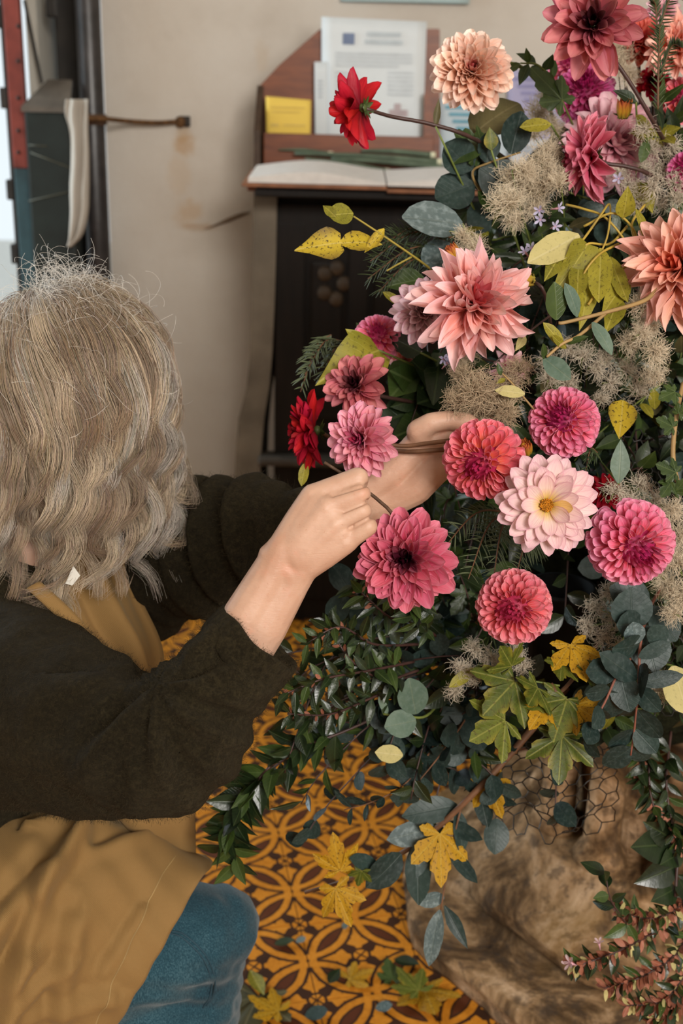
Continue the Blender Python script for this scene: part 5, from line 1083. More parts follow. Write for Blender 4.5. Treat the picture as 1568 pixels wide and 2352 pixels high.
# twig with curled green leaves
r = empty('curling_vine', W(1490, 690, 1.24)); tag(r, 'tan vine twig with glossy curled green leaves in front of the seed heads', 'foliage')
stem_on(r, [(1510, 660, 1.26), (1480, 690, 1.24), (1400, 715, 1.22), (1300, 740, 1.21), (1282, 742, 1.21)], [.0028, .0022, .0018], mat_plain('tan_twig', (.30, .19, .075)))
stem_on(r, [(1390, 720, 1.22), (1330, 770, 1.205), (1290, 790, 1.20), (1255, 820, 1.20)], [.002, .0015], mat_plain('tan_twig', (.30, .19, .075)))
for (a, b, mt, w, rl, vr) in (((1278, 735), (1275, 648), 'mid', 1.2, .2, 0), ((1325, 728), (1310, 650), 'eucl', .9, .5, 1), ((1292, 798), (1258, 740), 'yel', .8, .3, 1), ((1300, 800), (1262, 768), 'yel', .6, -.4, 2), ((1360, 740), (1410, 805), 'eucl', .8, .2, 1), ((1248, 822), (1310, 870), 'eucl', 1.1, -.2, 0), ((1250, 825), (1248, 790), 'mid', .8, .2, 0), ((1300, 790), (1345, 770), 'mid', .6, -.5, 1)): leaf_on(r, a[0], a[1], 1.205, b[0], b[1], 1.19, 'oval', ML[mt], w*1.1, rl, vr)
r = empty('budding_twig', W(1150, 850, 1.27)); tag(r, 'thin plum-coloured twig with a dry pale leaf over the brown seed fluff', 'foliage')
stem_on(r, [(1310, 690, 1.30), (1205, 770, 1.26), (1130, 840, 1.25), (1080, 895, 1.25)], [.0014, .001, .0008], STEMD); stem_on(r, [(1145, 850, 1.24), (1175, 880, 1.235), (1200, 910, 1.235), (1230, 945, 1.24)], [.001, .0012], mat_plain('tan_twig', (.30, .19, .075)))
leaf_on(r, 1205, 905, 1.232, 1142, 892, 1.225, 'oval', ML['cream'], .9, .3, 1); leaf_on(r, 1150, 862, 1.235, 1142, 832, 1.23, 'ovate', ML['mid'], .8); leaf_on(r, 1205, 770, 1.26, 1185, 805, 1.25, 'ovate', ML['cream'], .8, .3); leaf_on(r, 1160, 870, 1.235, 1140, 880, 1.23, 'ovate', ML['yel'], .8)
# small leafy twig on the stem behind the peach dahlia
sprig('leafy_twig', 'fresh green leafy twig behind the peach dahlia', 'foliage', Ws((1330, 260, 1.60), (1275, 190, 1.50), (1235, 150, 1.46), (1195, 145, 1.44)), .0024, STEMG, [dict(kind='ovate', mats=[m_['mid']], size=.038, count=9, t0=.3, t1=1, opp=1, ws=.9)], seed=8)
single_leaf(1290, 230, 1.44, 1225, 150, 1.42, 'ivy', m_['mid'], 'green ivy leaf behind the small magenta ball dahlia', ws=.8); single_leaf(1265, 285, 1.40, 1195, 290, 1.39, 'oval', m_['yel'], 'small yellow leaf among the pale seed heads', ws=1.0)
single_leaf(1460, 235, 1.38, 1410, 205, 1.37, 'ovate', m_['dark'], 'dark curled leaf on the tall dusky dahlia stem', ws=.9); single_leaf(1530, 330, 1.44, 1450, 300, 1.42, 'ovate', m_['yel'], 'yellow-green leaf behind the tall dark stem', ws=.9); single_leaf(1500, 320, 1.45, 1560, 290, 1.42, 'ovate', m_['yel'], 'broad yellow-green leaf beside the tall dark stem', ws=1.0)
single_leaf(1460, 420, 1.43, 1500, 470, 1.40, 'ovate', m_['yel'], 'ochre leaf behind the grey seed heads', ws=1.1, var=1)
single_leaf(1420, 1110, 1.28, 1428, 1010, 1.27, 'lance', m_['eucl'], 'upright pale green lance leaf above the grey seed heads', ws=1.5); single_leaf(1430, 920, 1.32, 1425, 1000, 1.28, 'ovate', m_['spot'], 'golden yellow pointed leaf among the dark foliage', ws=1.0)
r = empty('ivy_trail', W(1545, 1050, 1.28)); tag(r, 'ivy trail with bright green leaves beside the woody tan vine', 'foliage')
stem_on(r, [(1560, 1130, 1.28), (1545, 1050, 1.28), (1552, 960, 1.28), (1568, 880, 1.30)], [.003, .0025], mat_plain('tan_twig', (.30, .19, .075)))
for a, b in (((1552, 1085), (1510, 1065)), ((1540, 1110), (1520, 1140)), ((1545, 980), (1510, 960)), ((1560, 950), (1590, 920)), ((1550, 1130), (1575, 1100)), ((1550, 900), (1515, 915))): leaf_on(r, a[0], a[1], 1.27, b[0], b[1], 1.26, 'ivy', ML['mid'], 1.0)
# lower right eucalyptus with big discs
r = sprig('eucalyptus_sprig', 'blue-green eucalyptus sprig with large round discs over the wire netting', 'foliage', Ws((1530, 1330, 1.42), (1490, 1400, 1.31), (1470, 1480, 1.28), (1466, 1570, 1.28), (1458, 1660, 1.30), (1448, 1735, 1.31)), .0022, mat_plain('red_stem', (.20, .07, .045)), [dict(kind='round', mats=[m_['euc']], size=.052, count=16, t0=.12, t1=1., opp=1, dec=.5, ws=1.05)], seed=12)
leaf_on(r, 1458, 1480, 1.27, 1455, 1430, 1.26, 'round', ML['eucg'], 1.15); leaf_on(r, 1490, 1475, 1.27, 1530, 1440, 1.26, 'round', ML['euc'], 1.1); leaf_on(r, 1450, 1450, 1.29, 1450, 1350, 1.28, 'round', ML['euc'], 1.2); leaf_on(r, 1462, 1560, 1.27, 1380, 1500, 1.25, 'oval', ML['euc'], 1.0); leaf_on(r, 1466, 1510, 1.27, 1540, 1475, 1.26, 'oval', ML['euc'], .9); leaf_on(r, 1466, 1570, 1.27, 1570, 1550, 1.26, 'oval', ML['euc'], .8)
sprig('eucalyptus_sprig', 'eucalyptus sprig on a red stem in front of the maple leaves', 'foliage', Ws((1500, 1480, 1.33), (1430, 1530, 1.28), (1385, 1620, 1.27), (1340, 1690, 1.27)), .002, mat_plain('red_stem', (.20, .07, .045)), [dict(kind='round', mats=[m_['euc']], size=.048, count=9, t0=.3, t1=1., opp=1, dec=.6)], seed=14)
# pale eucalyptus leaves in the lower middle
r = empty('eucalyptus_sprig', W(940, 1640, 1.38)); tag(r, 'pale grey-green eucalyptus leaves catching the light above the tiles', 'foliage')
stem_on(r, [(1040, 1560, 1.48), (985, 1640, 1.40), (930, 1645, 1.38), (880, 1640, 1.38)], [.002, .0014], STEMG)
leaf_on(r, 955, 1640, 1.38, 940, 1560, 1.36, 'round', ML['eucl'], .95); leaf_on(r, 955, 1655, 1.38, 885, 1670, 1.36, 'round', ML['eucl'], 1.0); leaf_on(r, 925, 1735, 1.38, 862, 1728, 1.37, 'oval', ML['cream'], 1.3); leaf_on(r, 890, 1640, 1.38, 870, 1600, 1.37, 'oval', ML['eucl'], .7)
# maple leaves
r = empty('maple_spray', W(1290, 1600, 1.30)); tag(r, 'spray of five-lobed green and gold maple leaves below the rose ball dahlia', 'foliage')
stem_on(r, [(1370, 1480, 1.48), (1330, 1540, 1.38), (1285, 1590, 1.31), (1265, 1570, 1.31)], [.003, .0022], STEMB); stem_on(r, [(1285, 1575, 1.31), (1220, 1565, 1.31), (1165, 1570, 1.30)], [.0012, .001], STEMG); stem_on(r, [(1300, 1600, 1.31), (1290, 1680, 1.30)], [.0012, .001], STEMG, n=6)
for (a, b, mt, w, rl, v) in (((1182, 1565), (1115, 1640), 'mapg', 1.15, .1, 0), ((1302, 1605), (1275, 1700), 'mapg', 1.2, 0, 0), ((1290, 1690), (1290, 1790), 'mapg', 1.1, 0, 1), ((1160, 1655), (1085, 1700), 'mapg', 1.1, .1, 0), ((1175, 1530), (1155, 1490), 'mapg', 1.0, 0, 0), ((1310, 1480), (1350, 1560), 'gold', 1.0, .2, 0), ((1260, 1610), (1225, 1660), 'gold', 1.1, -.2, 1), ((1320, 1620), (1385, 1660), 'gold', 1.0, 0, 0), ((1235, 1580), (1205, 1625), 'mapg', 1.1, .2, 2), ((1370, 1540), (1355, 1590), 'mapg', 1.0, .2, 2), ((1290, 1520), (1280, 1570), 'mapg', .9, .2, 2)): leaf_on(r, a[0], a[1], 1.30, b[0], b[1], 1.27, 'maple', ML[mt], w, rl, v)
single_leaf(1090, 1535, 1.33, 1032, 1578, 1.32, 'oval', m_['yel'], 'bright yellow curled leaf among the grey seed fluff', ws=.8)
# long woody branch with grey-green eucalyptus hanging over the tiles
r = sprig('eucalyptus_branch', 'long brown branch of dark eucalyptus reaching down over the tiles', 'foliage', Ws((1300, 1580, 1.50), (1200, 1700, 1.46), (1090, 1820, 1.46), (980, 1920, 1.48), (860, 1995, 1.50), (770, 2030, 1.52), (700, 2050, 1.53)), .0055, STEMB, [], seed=16)
for (a, b, k, mt, w) in (((1050, 1850), (930, 1870), 'oval', 'euc', 1.0), ((1000, 1900), (890, 1930), 'oval', 'eucg', 1.0), ((1010, 1890), (985, 1990), 'oval', 'euc', 1.1), ((960, 1930), (960, 2080), 'oval', 'euc', .9), ((920, 1960), (850, 2045), 'round', 'euc', .9), ((870, 1990), (795, 1970), 'oval', 'euc', .9), ((1050, 1860), (1070, 1960), 'oval', 'euc', .9), ((1090, 1820), (1160, 1850), 'oval', 'euc', .8), ((1100, 1810), (1120, 1900), 'oval', 'euc', 1.0), ((1020, 1890), (1110, 1930), 'oval', 'euc', .8), ((1005, 1900), (930, 2020), 'oval', 'eucg', .8), ((1030, 1950), (1095, 2030), 'oval', 'euc', .7), ((1020, 2060), (965, 2075), 'oval', 'eucg', 1.1), ((1010, 2090), (980, 2220), 'oval', 'eucg', .7), ((1020, 2080), (1075, 2180), 'lance', 'euc', 1.0), ((1140, 1880), (1140, 1960), 'round', 'euc', 1.0), ((1120, 1830), (1190, 1845), 'oval', 'euc', .7)): leaf_on(r, a[0], a[1], 1.48, b[0], b[1], 1.46, k, ML[mt], w, rnd.uniform(-.5, .5), rnd.randrange(3), rnd.uniform(-.3, .6))
stem_on(r, [(1060, 1850, 1.47), (1035, 1950, 1.47), (1020, 2040, 1.47), (1012, 2090, 1.47)], [.0015, .001], STEMB, n=10)
for (a, b, mt) in (((1010, 1915), (1020, 2040), 'gold'), ((1120, 1790), (1150, 1880), 'gold'), ((780, 2000), (770, 1930), 'gold'), ((770, 2040), (800, 2130), 'gold'), ((830, 2000), (820, 2040), 'mapg')): leaf_on(r, a[0], a[1], 1.46, b[0], b[1], 1.44, 'maple', ML[mt], .9, rnd.uniform(-.4, .4), rnd.randrange(3))
# fine eucalyptus twig across the tiles
r = sprig('eucalyptus_twig', 'fine eucalyptus twig with narrow leaves hanging in front of the tiles', 'foliage', Ws((1040, 1620, 1.48), (985, 1730, 1.44), (930, 1800, 1.42), (860, 1840, 1.41), (790, 1860, 1.41)), .0014, STEMB, [dict(kind='oval', mats=[m_['euc']], size=.038, count=10, t0=.35, t1=1., opp=1, dec=.8, ws=.85)], seed=18)
r = sprig('eucalyptus_twig', 'eucalyptus twig with paired dark leaves beside the pale leaf', 'foliage', Ws((1100, 1600, 1.46), (1050, 1680, 1.43), (990, 1760, 1.42), (930, 1830, 1.42)), .0016, STEMB, [dict(kind='round', mats=[m_['euc']], size=.046, count=12, t0=.1, t1=1., opp=1, dec=.8)], seed=19)
# dark abelia sprigs by the cuff and trailing over the tiles
AB = [m_['dark'], m_['dark'], m_['mid']]
for i, pts in enumerate(([(960, 1480, 1.40), (860, 1480, 1.34), (780, 1440, 1.31), (700, 1480, 1.30)], [(950, 1520, 1.40), (850, 1540, 1.34), (740, 1560, 1.30), (640, 1600, 1.29)], [(980, 1440, 1.38), (900, 1420, 1.33), (850, 1380, 1.30), (810, 1340, 1.30)], [(960, 1560, 1.42), (860, 1600, 1.37), (760, 1640, 1.33), (660, 1640, 1.30)], [(1000, 1460, 1.36), (960, 1430, 1.30), (950, 1390, 1.27), (975, 1375, 1.26)], [(960, 1540, 1.40), (880, 1560, 1.36), (800, 1510, 1.33), (750, 1420, 1.33)])):
    sprig('abelia_sprig', 'bushy dark abelia sprig with small pointed leaves beside the wool cuff', 'foliage', Ws(*pts), .002, STEMD, [dict(kind='lance', mats=AB, size=.030, count=34, t0=.12, t1=1., opp=1, dec=1.57, ws=1.25, taper=.4), dict(kind='oval', mats=[m_['bract'], m_['bract2']], size=.013, count=8, t0=.6, t1=1., name='bract')], group='abelia sprigs beside the cuff', seed=30+i)
for i, pts in enumerate(([(880, 1640, 1.44), (790, 1680, 1.42), (690, 1720, 1.41), (610, 1780, 1.41), (550, 1850, 1.41), (500, 1950, 1.42)], [(620, 1760, 1.41), (570, 1820, 1.41), (530, 1900, 1.41), (545, 1990, 1.42)])):
    sprig('abelia_trail', 'dark glossy abelia trail curving down over the tiles to the knee' if i == 0 else 'short dark abelia offshoot hanging over the blue denim knee', 'foliage', Ws(*pts), .002, STEMD, [dict(kind='ovate', mats=AB[:2]+[m_['dark'], m_['mid']], size=.043, count=46 if i == 0 else 30, t0=.22 if i == 0 else .05, t1=1., opp=1, dec=1.57, ws=.85, taper=.2)], seed=50+i, n=40)
# right hand abelia with pink bracts
for i, pts in enumerate(([(1600, 2010, 1.55), (1540, 2110, 1.48), (1450, 2170, 1.42), (1350, 2210, 1.40), (1310, 2215, 1.40)], [(1620, 2060, 1.52), (1560, 2180, 1.46), (1480, 2240, 1.43), (1390, 2270, 1.42)], [(1620, 2120, 1.52), (1570, 2240, 1.46), (1520, 2300, 1.44), (1440, 2310, 1.44)], [(1610, 1980, 1.52), (1560, 2080, 1.46), (1490, 2110, 1.44), (1420, 2090, 1.43)], [(1620, 2180, 1.5), (1580, 2270, 1.46), (1540, 2320, 1.45), (1490, 2345, 1.45)])):
    sprig('abelia_spray', 'abelia spray crowded with pink and russet bracts low against the stone font', 'foliage', Ws(*pts), .002, STEMD, [dict(kind='oval', mats=[m_['bract'], m_['bract'], m_['bract2'], m_['bract2'], m_['cream']], size=.0165, count=100, t0=.2, t1=1., taper=.1, name='bract', ws=.85), dict(kind='lance', mats=AB, size=.032, count=30, t0=.1, t1=.95, opp=1, dec=1.57, ws=1.3)], group='russet abelia sprays', seed=60+i)
for i, pts in enumerate(([(1500, 1640, 1.50), (1490, 1760, 1.46), (1500, 1850, 1.45), (1540, 1900, 1.45)], [(1540, 1680, 1.5), (1530, 1800, 1.46), (1545, 1900, 1.45), (1560, 1960, 1.45)], [(1480, 1620, 1.5), (1470, 1720, 1.47), (1470, 1800, 1.46)])):
    sprig('abelia_hanging', 'dark hanging abelia sprig in front of the pale stone', 'foliage', Ws(*pts), .002, STEMD, [dict(kind='lance', mats=AB, size=.034, count=36, t0=.1, t1=1., opp=1, dec=1.57, ws=1.4), dict(kind='oval', mats=[m_['bract']], size=.014, count=14, t0=.6, t1=1., name='bract')], group='dark sprigs hanging on the stone', seed=70+i)
r = empty('laurel_twig', W(1560, 1960, 1.46)); tag(r, 'twig of large dark oval leaves above the russet sprays', 'foliage')
stem_on(r, [(1600, 1850, 1.5), (1560, 1960, 1.46), (1550, 2060, 1.45)], [.003, .002], STEMD)
for a, b in (((1545, 1940), (1440, 1945)), ((1550, 1930), (1495, 1900)), ((1560, 1960), (1520, 1985)), ((1550, 1990), (1475, 2030)), ((1560, 2020), (1590, 2090)), ((1560, 1950), (1600, 1900)), ((1552, 2040), (1500, 2070))): leaf_on(r, a[0], a[1], 1.46, b[0], b[1], 1.43, 'ovate', ML['dark'], 1.1, rnd.uniform(-.4, .4), rnd.randrange(3))
r = sprig('young_twig', 'slender twig with a few small green leaves rising before the stone', 'foliage', Ws((1470, 2160, 1.44), (1430, 2110, 1.42), (1400, 2060, 1.41), (1390, 2000, 1.41)), .0016, STEMD, [dict(kind='ovate', mats=[m_['mid'], m_['dark']], size=.030, count=9, t0=.2, t1=1., ws=1.0, taper=.1)], seed=81)
# pale pink abelia blossom
def blossom(px, py, d, size, mat, label, grp, fc=(0, .2, .9), nm='abelia_blossom'):
    c = W(px, py, d); q = face(*fc).to_track_quat('Z', 'Y'); root = empty(nm, c, q); tag(root, label, 'flower', grp)
    for k in range(5):
        e = Vector((math.cos(k*1.2566), math.sin(k*1.2566), 0)); o = new_child('petal', PM['open'][0], root, mat); child_mat(o, e*size*.1, e+Vector((0, 0, .4)), Vector((0, 0, 1)), (size, size*.9, size)); o.color = (1, 0, 0, 1)
    tube('flower_tube', [Vector((0, 0, 0)), Vector((0, 0, -size*.6)), Vector((0, 0, -size*1.6))], [size*.28, size*.16, size*.08], mat_plain('tube_pink', (.55, .28, .32)), root, 8)
BLS = mat_petal('blossom_petal', (.66, .40, .42), (.70, .50, .52), (.74, .58, .58), (.6, .35, .4), (.6, .3, .3), tc=(0, .1)); LIL = mat_petal('lilac_petal', (.45, .40, .56), (.54, .50, .66), (.60, .57, .70), (.4, .35, .6), (.4, .3, .5), tc=(0, .1))
blossom(1308, 2212, 1.39, .010, BLS, 'pale pink abelia blossom at the tip of the russet spray', None, (-.7, .4, .5))
blossom(1375, 2165, 1.40, .007, BLS, 'small pink bud-like blossom above the russet spray', None, (-.2, .9, .3))
for i, (px, py) in enumerate(((1238, 484), (1240, 505), (1283, 478), (1275, 520), (1220, 570), (1205, 578), (1028, 832), (1018, 825), (1040, 838), (1420, 410))):
    blossom(px, py, 1.31, .0075, LIL, 'tiny pale lilac blossom between the leaves', 'tiny lilac blossoms', (rnd.uniform(-.6, .6), rnd.uniform(-.3, .6), .6), 'lilac_blossom')
# ---- clematis seed heads
t = NT('seed_plume'); PLUME = t.end(t.n('MixShader', None, i0=.3, i1=t.bsdf((.84, .72, .54), .6, .25), i2=t.n('BsdfTranslucent', None, Color=(.84, .72, .54, 1)).outputs[0]).outputs[0])
t = NT('seed_plume_grey'); PLUMEG = t.end(t.n('MixShader', None, i0=.3, i1=t.bsdf((.72, .63, .50), .6, .25), i2=t.n('BsdfTranslucent', None, Color=(.72, .63, .50, 1)).outputs[0]).outputs[0])
t = NT('seed_plume_brown'); PLUMEB = t.end(t.n('MixShader', None, i0=.3, i1=t.bsdf((.62, .48, .32), .6, .25), i2=t.n('BsdfTranslucent', None, Color=(.62, .48, .32, 1)).outputs[0]).outputs[0])
SEED = mat_plain('clematis_seed', (.06, .032, .015), .7, .2, .4, 200)
def plume_mesh(seed, n, curl, thick, K=8):
    rg = np.random.RandomState(seed); Q = []
    for i in range(n):
        v = rg.normal(0, 1, 3); v[2] = abs(v[2])*.9+.1*v[2]; v /= np.linalg.norm(v); p = v*.08; ax = np.cross(v, rg.normal(0, 1, 3)); ax /= np.linalg.norm(ax); L = rg.uniform(.75, 1.25); w = curl*rg.uniform(.4, 1.3); P_ = []
        for k in range(K): P_.append(p.copy()); p = p+v*L/K; q = w/K*(1+k/K); v = v*math.cos(q)+np.cross(ax, v)*math.sin(q); v += rg.normal(0, .05, 3); v /= np.linalg.norm(v)
        Q.append(P_)
    return strands_mesh('plumes', np.array(Q), np.full(n, thick)[:, None]*np.linspace(1, .6, K)[None])
PLM = [plume_mesh(s, 110, 2.4, .014) for s in range(3)]+[plume_mesh(9+s, 260, 1.9, .0105) for s in range(2)]
bm = bmesh.new()
for i in range(16):
    v = Vector((rnd.gauss(0, 1), rnd.gauss(0, 1), rnd.gauss(0, 1))).normalized(); bmesh.ops.create_icosphere(bm, subdivisions=1, radius=.045, matrix=Matrix.Translation(v*.09) @ v.to_track_quat('Z', 'Y').to_matrix().to_4x4() @ Matrix.Diagonal((1, 1, 2.4, 1)))
SEEDM = bm_mesh('seeds', bm, True); SEEDM.materials.append(SEED)
def seed_head(px, py, d, dia, mat, label, group, dense=False, to=None):
    c = W(px, py, d); q = face(rnd.uniform(-.5, .5), rnd.uniform(-.2, .6), .8).to_track_quat('Z', 'Y'); root = empty('clematis_seed_head', c, q); s = dia/2/FPX*d; tag(root, label, 'seed head', group)
    o = new_child('plumes', PLM[rnd.randrange(3, 5) if dense else rnd.randrange(3)], root, mat); o.scale = (s,)*3; o['kind'] = 'stuff'; o.rotation_euler.z = rnd.uniform(0, 6)
    b = new_child('seed_cluster', SEEDM, root); b.scale = (s*.9,)*3
    Mi = (Matrix.Translation(c) @ q.to_matrix().to_4x4()).inverted(); tube('stalk', [Vector(), Vector((0, 0, -s*.8)) if to is None else Mi @ c.lerp(W(*to), .4), Mi @ (W(*to) if to else core_pt(c))], .0008, STEMG, root, 4, 6)
g1 = 'cream seed heads'
for px, py, dia in ((1175, 425, 110), (1160, 470, 110), (1215, 440, 100), (1245, 370, 90), (1200, 395, 80), (1230, 480, 80), (1265, 350, 70), (1280, 425, 80), (1180, 510, 70), (1258, 395, 80)): seed_head(px, py, rnd.uniform(1.34, 1.40), dia*1.15, PLUME, 'cream feathery clematis seed head beside the eucalyptus sprig and crimson-pink dahlia', g1, True)
for px, py, dia in ((1235, 265, 90), (1225, 310, 80), (1270, 300, 80), (1410, 150, 90), (1430, 120, 80), (1400, 110, 70), (1440, 175, 70), (1255, 230, 70)): seed_head(px, py, 1.50, dia*1.1, PLUME, 'blurred cream seed head high among the back flowers', 'cream seed heads at the back', True)
for px, py, dia in ((1490, 345, 90), (1540, 340, 90), (1520, 395, 90), (1495, 430, 90), (1550, 420, 90), (1440, 425, 80), (1460, 470, 80), (1510, 470, 80), (1475, 385, 70), (1550, 460, 80), (1480, 300, 80), (1420, 400, 70)): seed_head(px, py, rnd.uniform(1.38, 1.43), dia, PLUMEG, 'grey curled seed head with dark seeds behind the crimson-pink dahlia', 'grey seed heads by the light pink dahlia')
for px, py, dia in ((1095, 900, 140), (1055, 925, 110), (1140, 925, 130), (1170, 880, 120), (1060, 860, 80), (1110, 950, 110), (1160, 945, 100), (1190, 850, 90)): seed_head(px, py, rnd.uniform(1.24, 1.29), dia, PLUMEB, 'dense brown seed fluff above the far hand', 'brown seed fluff above the far hand', True, (1180, 820, 1.50))
for px, py, dia in ((1060, 545, 70), (1095, 570, 80), (1050, 590, 60), (1075, 810, 80), (1050, 830, 60)): seed_head(px, py, 1.34, dia, PLUME, 'small cream seed head tucked behind the coral-pink spiky dahlia', 'small seed heads behind the spiky dahlia', True)
for px, py, dia in ((1485, 640, 90), (1470, 705, 90), (1485, 755, 90), (1500, 810, 100), (1470, 770, 80), (1515, 700, 70), (1440, 790, 80), (1500, 860, 80)): seed_head(px, py, rnd.uniform(1.28, 1.33), dia, PLUME, 'tan feathery seed head hanging under the large peach-coral dahlia', 'tan seed heads under the peach-coral dahlia', True)
for px, py, dia in ((1435, 850, 90), (1400, 880, 90), (1460, 890, 90), (1370, 850, 80), (1300, 880, 90), (1340, 820, 90), (1390, 830, 80), (1260, 870, 80), (1440, 940, 70), (1380, 920, 70), (1250, 830, 80), (1300, 800, 80)): seed_head(px, py, 1.36, dia, PLUMEG, 'grey-brown seed head above the pink ball dahlia', 'grey-brown seed heads above the pink ball dahlia')
for px, py, dia in ((1410, 1130, 90), (1468, 1115, 90), (1500, 1150, 80), (1440, 1150, 80), (1540, 1170, 90), (1560, 1230, 90), (1555, 1290, 100), (1530, 1340, 90), (1565, 1370, 100), (1510, 1310, 80), (1545, 1410, 80)): seed_head(px, py, rnd.uniform(1.27, 1.33), dia, PLUME if px > 1500 else PLUMEG, 'pale seed head with dark eye clustered round the right-hand pink ball dahlia', 'seed heads round the pink ball dahlia', px > 1500)
for px, py, dia in ((1090, 1490, 80), (1055, 1535, 80), (1125, 1510, 80), (1150, 1540, 80), (1045, 1590, 70), (1085, 1555, 70), (1180, 1500, 80), (1200, 1530, 70)): seed_head(px, py, 1.33, dia, PLUMEG, 'grey-brown seed head below the rose-pink ball dahlia', 'seed heads below the rose ball dahlia', False, (1130, 1450, 1.62))
for px, py, dia in ((1400, 1360, 80), (1370, 1400, 90), (1410, 1420, 90), (1380, 1460, 90), (1420, 1490, 80), (1350, 1440, 80), (1500, 1590, 90), (1530, 1570, 80)): seed_head(px, py, 1.35, dia, PLUMEG, 'grey seed head behind the large round eucalyptus discs', 'seed heads behind the eucalyptus discs', False, (1450, 1420, 1.62))
# ---- filler foliage on the core
poly = [(1150, 520), (1230, 420), (1320, 330), (1420, 290), (1568, 280), (1640, 400), (1640, 1500), (1568, 1560), (1480, 1640), (1330, 1650), (1180, 1690), (1020, 1660), (900, 1560), (880, 1450), (960, 1330), (1010, 1180), (1060, 1080), (1010, 960), (940, 900), (960, 780), (1040, 640)]
def inside(x, y):
    c = False; n = len(poly)
    for i in range(n):
        (x1, y1), (x2, y2) = poly[i], poly[(i+1) % n]
        if (y1 > y) != (y2 > y) and x < (x2-x1)*(y-y1)/(y2-y1)+x1: c = not c
    return c
bm = bmesh.new()  # dark body added in place of the shaded foliage inside the arrangement
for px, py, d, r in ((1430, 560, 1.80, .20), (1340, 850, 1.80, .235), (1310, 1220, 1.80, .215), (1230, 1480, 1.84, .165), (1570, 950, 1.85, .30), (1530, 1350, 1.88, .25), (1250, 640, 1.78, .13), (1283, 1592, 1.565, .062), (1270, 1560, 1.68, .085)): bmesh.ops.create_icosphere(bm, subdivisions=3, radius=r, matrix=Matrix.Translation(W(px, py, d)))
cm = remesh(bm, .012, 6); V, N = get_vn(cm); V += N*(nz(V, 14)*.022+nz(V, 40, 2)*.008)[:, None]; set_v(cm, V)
t = NT('core_fill'); v = t.coords(); n = t.noise(v, 60, 6, .7); CORE_FILL = t.end(t.bsdf(t.ramp(n, [(.35, (.004, .005, .002)), (.7, (.020, .022, .009))]), .95, .1, t.bump(n, 1, .01)))
mo = obj('dark_core', cm, CORE_FILL); tag(mo, 'dark core added to fill the gaps behind the flowers and leaves', 'core_fill')
FILL = [('dark_leaf_sprig', 'dark green leafy sprig beside', 'ovate', [m_['dark'], m_['dark'], m_['mid']], .046, 1.0, 8), ('ivy_sprig', 'small ivy sprig tucked beside', 'ivy', [m_['dark'], m_['mid']], .036, 1.0, 7), ('eucalyptus_filler', 'dim round-leaved eucalyptus sprig behind', 'round', [m_['euc']], .042, 1.0, 8), ('olive_leaf_sprig', 'olive-yellow leafy sprig beside', 'oval', [m_['brown'], m_['yel'], m_['mid'], m_['dark']], .042, 1.0, 7), ('narrow_leaf_sprig', 'narrow-leaved dark sprig beside', 'lance', [m_['dark'], m_['mid']], .05, 1.0, 9)]
NEAR = [(1362, 130, 'tall dusky rose dahlia'), (1083, 200, 'peach dahlia'), (1345, 222, 'small magenta ball dahlia'), (1412, 328, 'light pink dahlia'), (1330, 400, 'side-on crimson-pink dahlia'), (1558, 610, 'large peach-coral dahlia'), (1092, 690, 'coral-pink spiky dahlia'), (975, 715, 'pale mauve-streaked dahlia'), (868, 778, 'small pink ball dahlia'), (1110, 1055, 'coral-rose ball dahlia'), (1295, 970, 'pink ball dahlia above the blush one'), (1255, 1160, 'open blush dahlia'), (1447, 1245, 'pink ball dahlia by the pale seed heads'), (1180, 1393, 'lowest rose ball dahlia'), (930, 1285, 'deep pink dahlia by the hand'), (1200, 470, 'cream seed heads'), (1350, 580, 'golden vine'), (1380, 850, 'grey-brown seed heads under the vine'), (1480, 760, 'tan seed heads'), (1290, 1620, 'maple spray'), (1470, 1500, 'large eucalyptus discs'), (1090, 1520, 'grey-brown seed heads'), (1510, 390, 'grey curled seed heads'), (1550, 1000, 'ivy trail'), (940, 1560, 'pale eucalyptus leaves'), (1100, 900, 'brown seed fluff')]
rf = random.Random(77); cnt = 0; made = []; tries = 0
while cnt < 165:
    px, py = rf.uniform(880, 1640), rf.uniform(240, 1690)
    if not inside(px, py) or min([(px-a)**2+(py-b)**2 for a, b in made]+[1e9]) < 42**2: continue
    k = rf.choices(range(5), (3, 2, 1.6, 1.6 if px > 1150 and py < 950 else .5, 2))[0]; nm, lab, kd, mts, sz, ws_, lc = FILL[k]
    d0 = rf.uniform(1.46, 1.54); c = W(px, py, d0); b = c.lerp(CORE_AXIS[1], .35); dr = (RT*rf.gauss(0, .06)+UP*rf.gauss(-.01, .06)-FW*rf.uniform(.02, .07))
    cc = Vector((CORE_AXIS[1].x, CORE_AXIS[1].y, c.z)); b = c+(cc-c)*.35
    tries += 1
    if tries < 6000 and not clear([b, b.lerp(c, .3), b.lerp(c, .6), c, c+dr*.8, c+dr*1.1], .004): continue
    made.append((px, py)); cnt += 1
    near = min(NEAR, key=lambda q: (q[0]-px)**2+(q[1]-py)**2)[2]; lab2 = lab+' the '+near
    sprig(nm, lab2, 'foliage', [b, b.lerp(c, .6), c, c+dr*.8, c+dr*1.1+Vector((0, 0, -.012))], .0018, STEMD if k != 3 else STEMG, [dict(kind=kd, mats=mts, size=sz, count=lc, t0=.30, t1=1., ws=ws_, taper=.2)], group=lab2.replace('sprig', 'sprigs'), seed=900+cnt, n=14, avoid=True)
lowp = [(720, 1520), (870, 1450), (980, 1440), (1110, 1560), (1090, 1720), (930, 1760), (760, 1640)]
poly[:] = lowp; made = []; cnt = 0
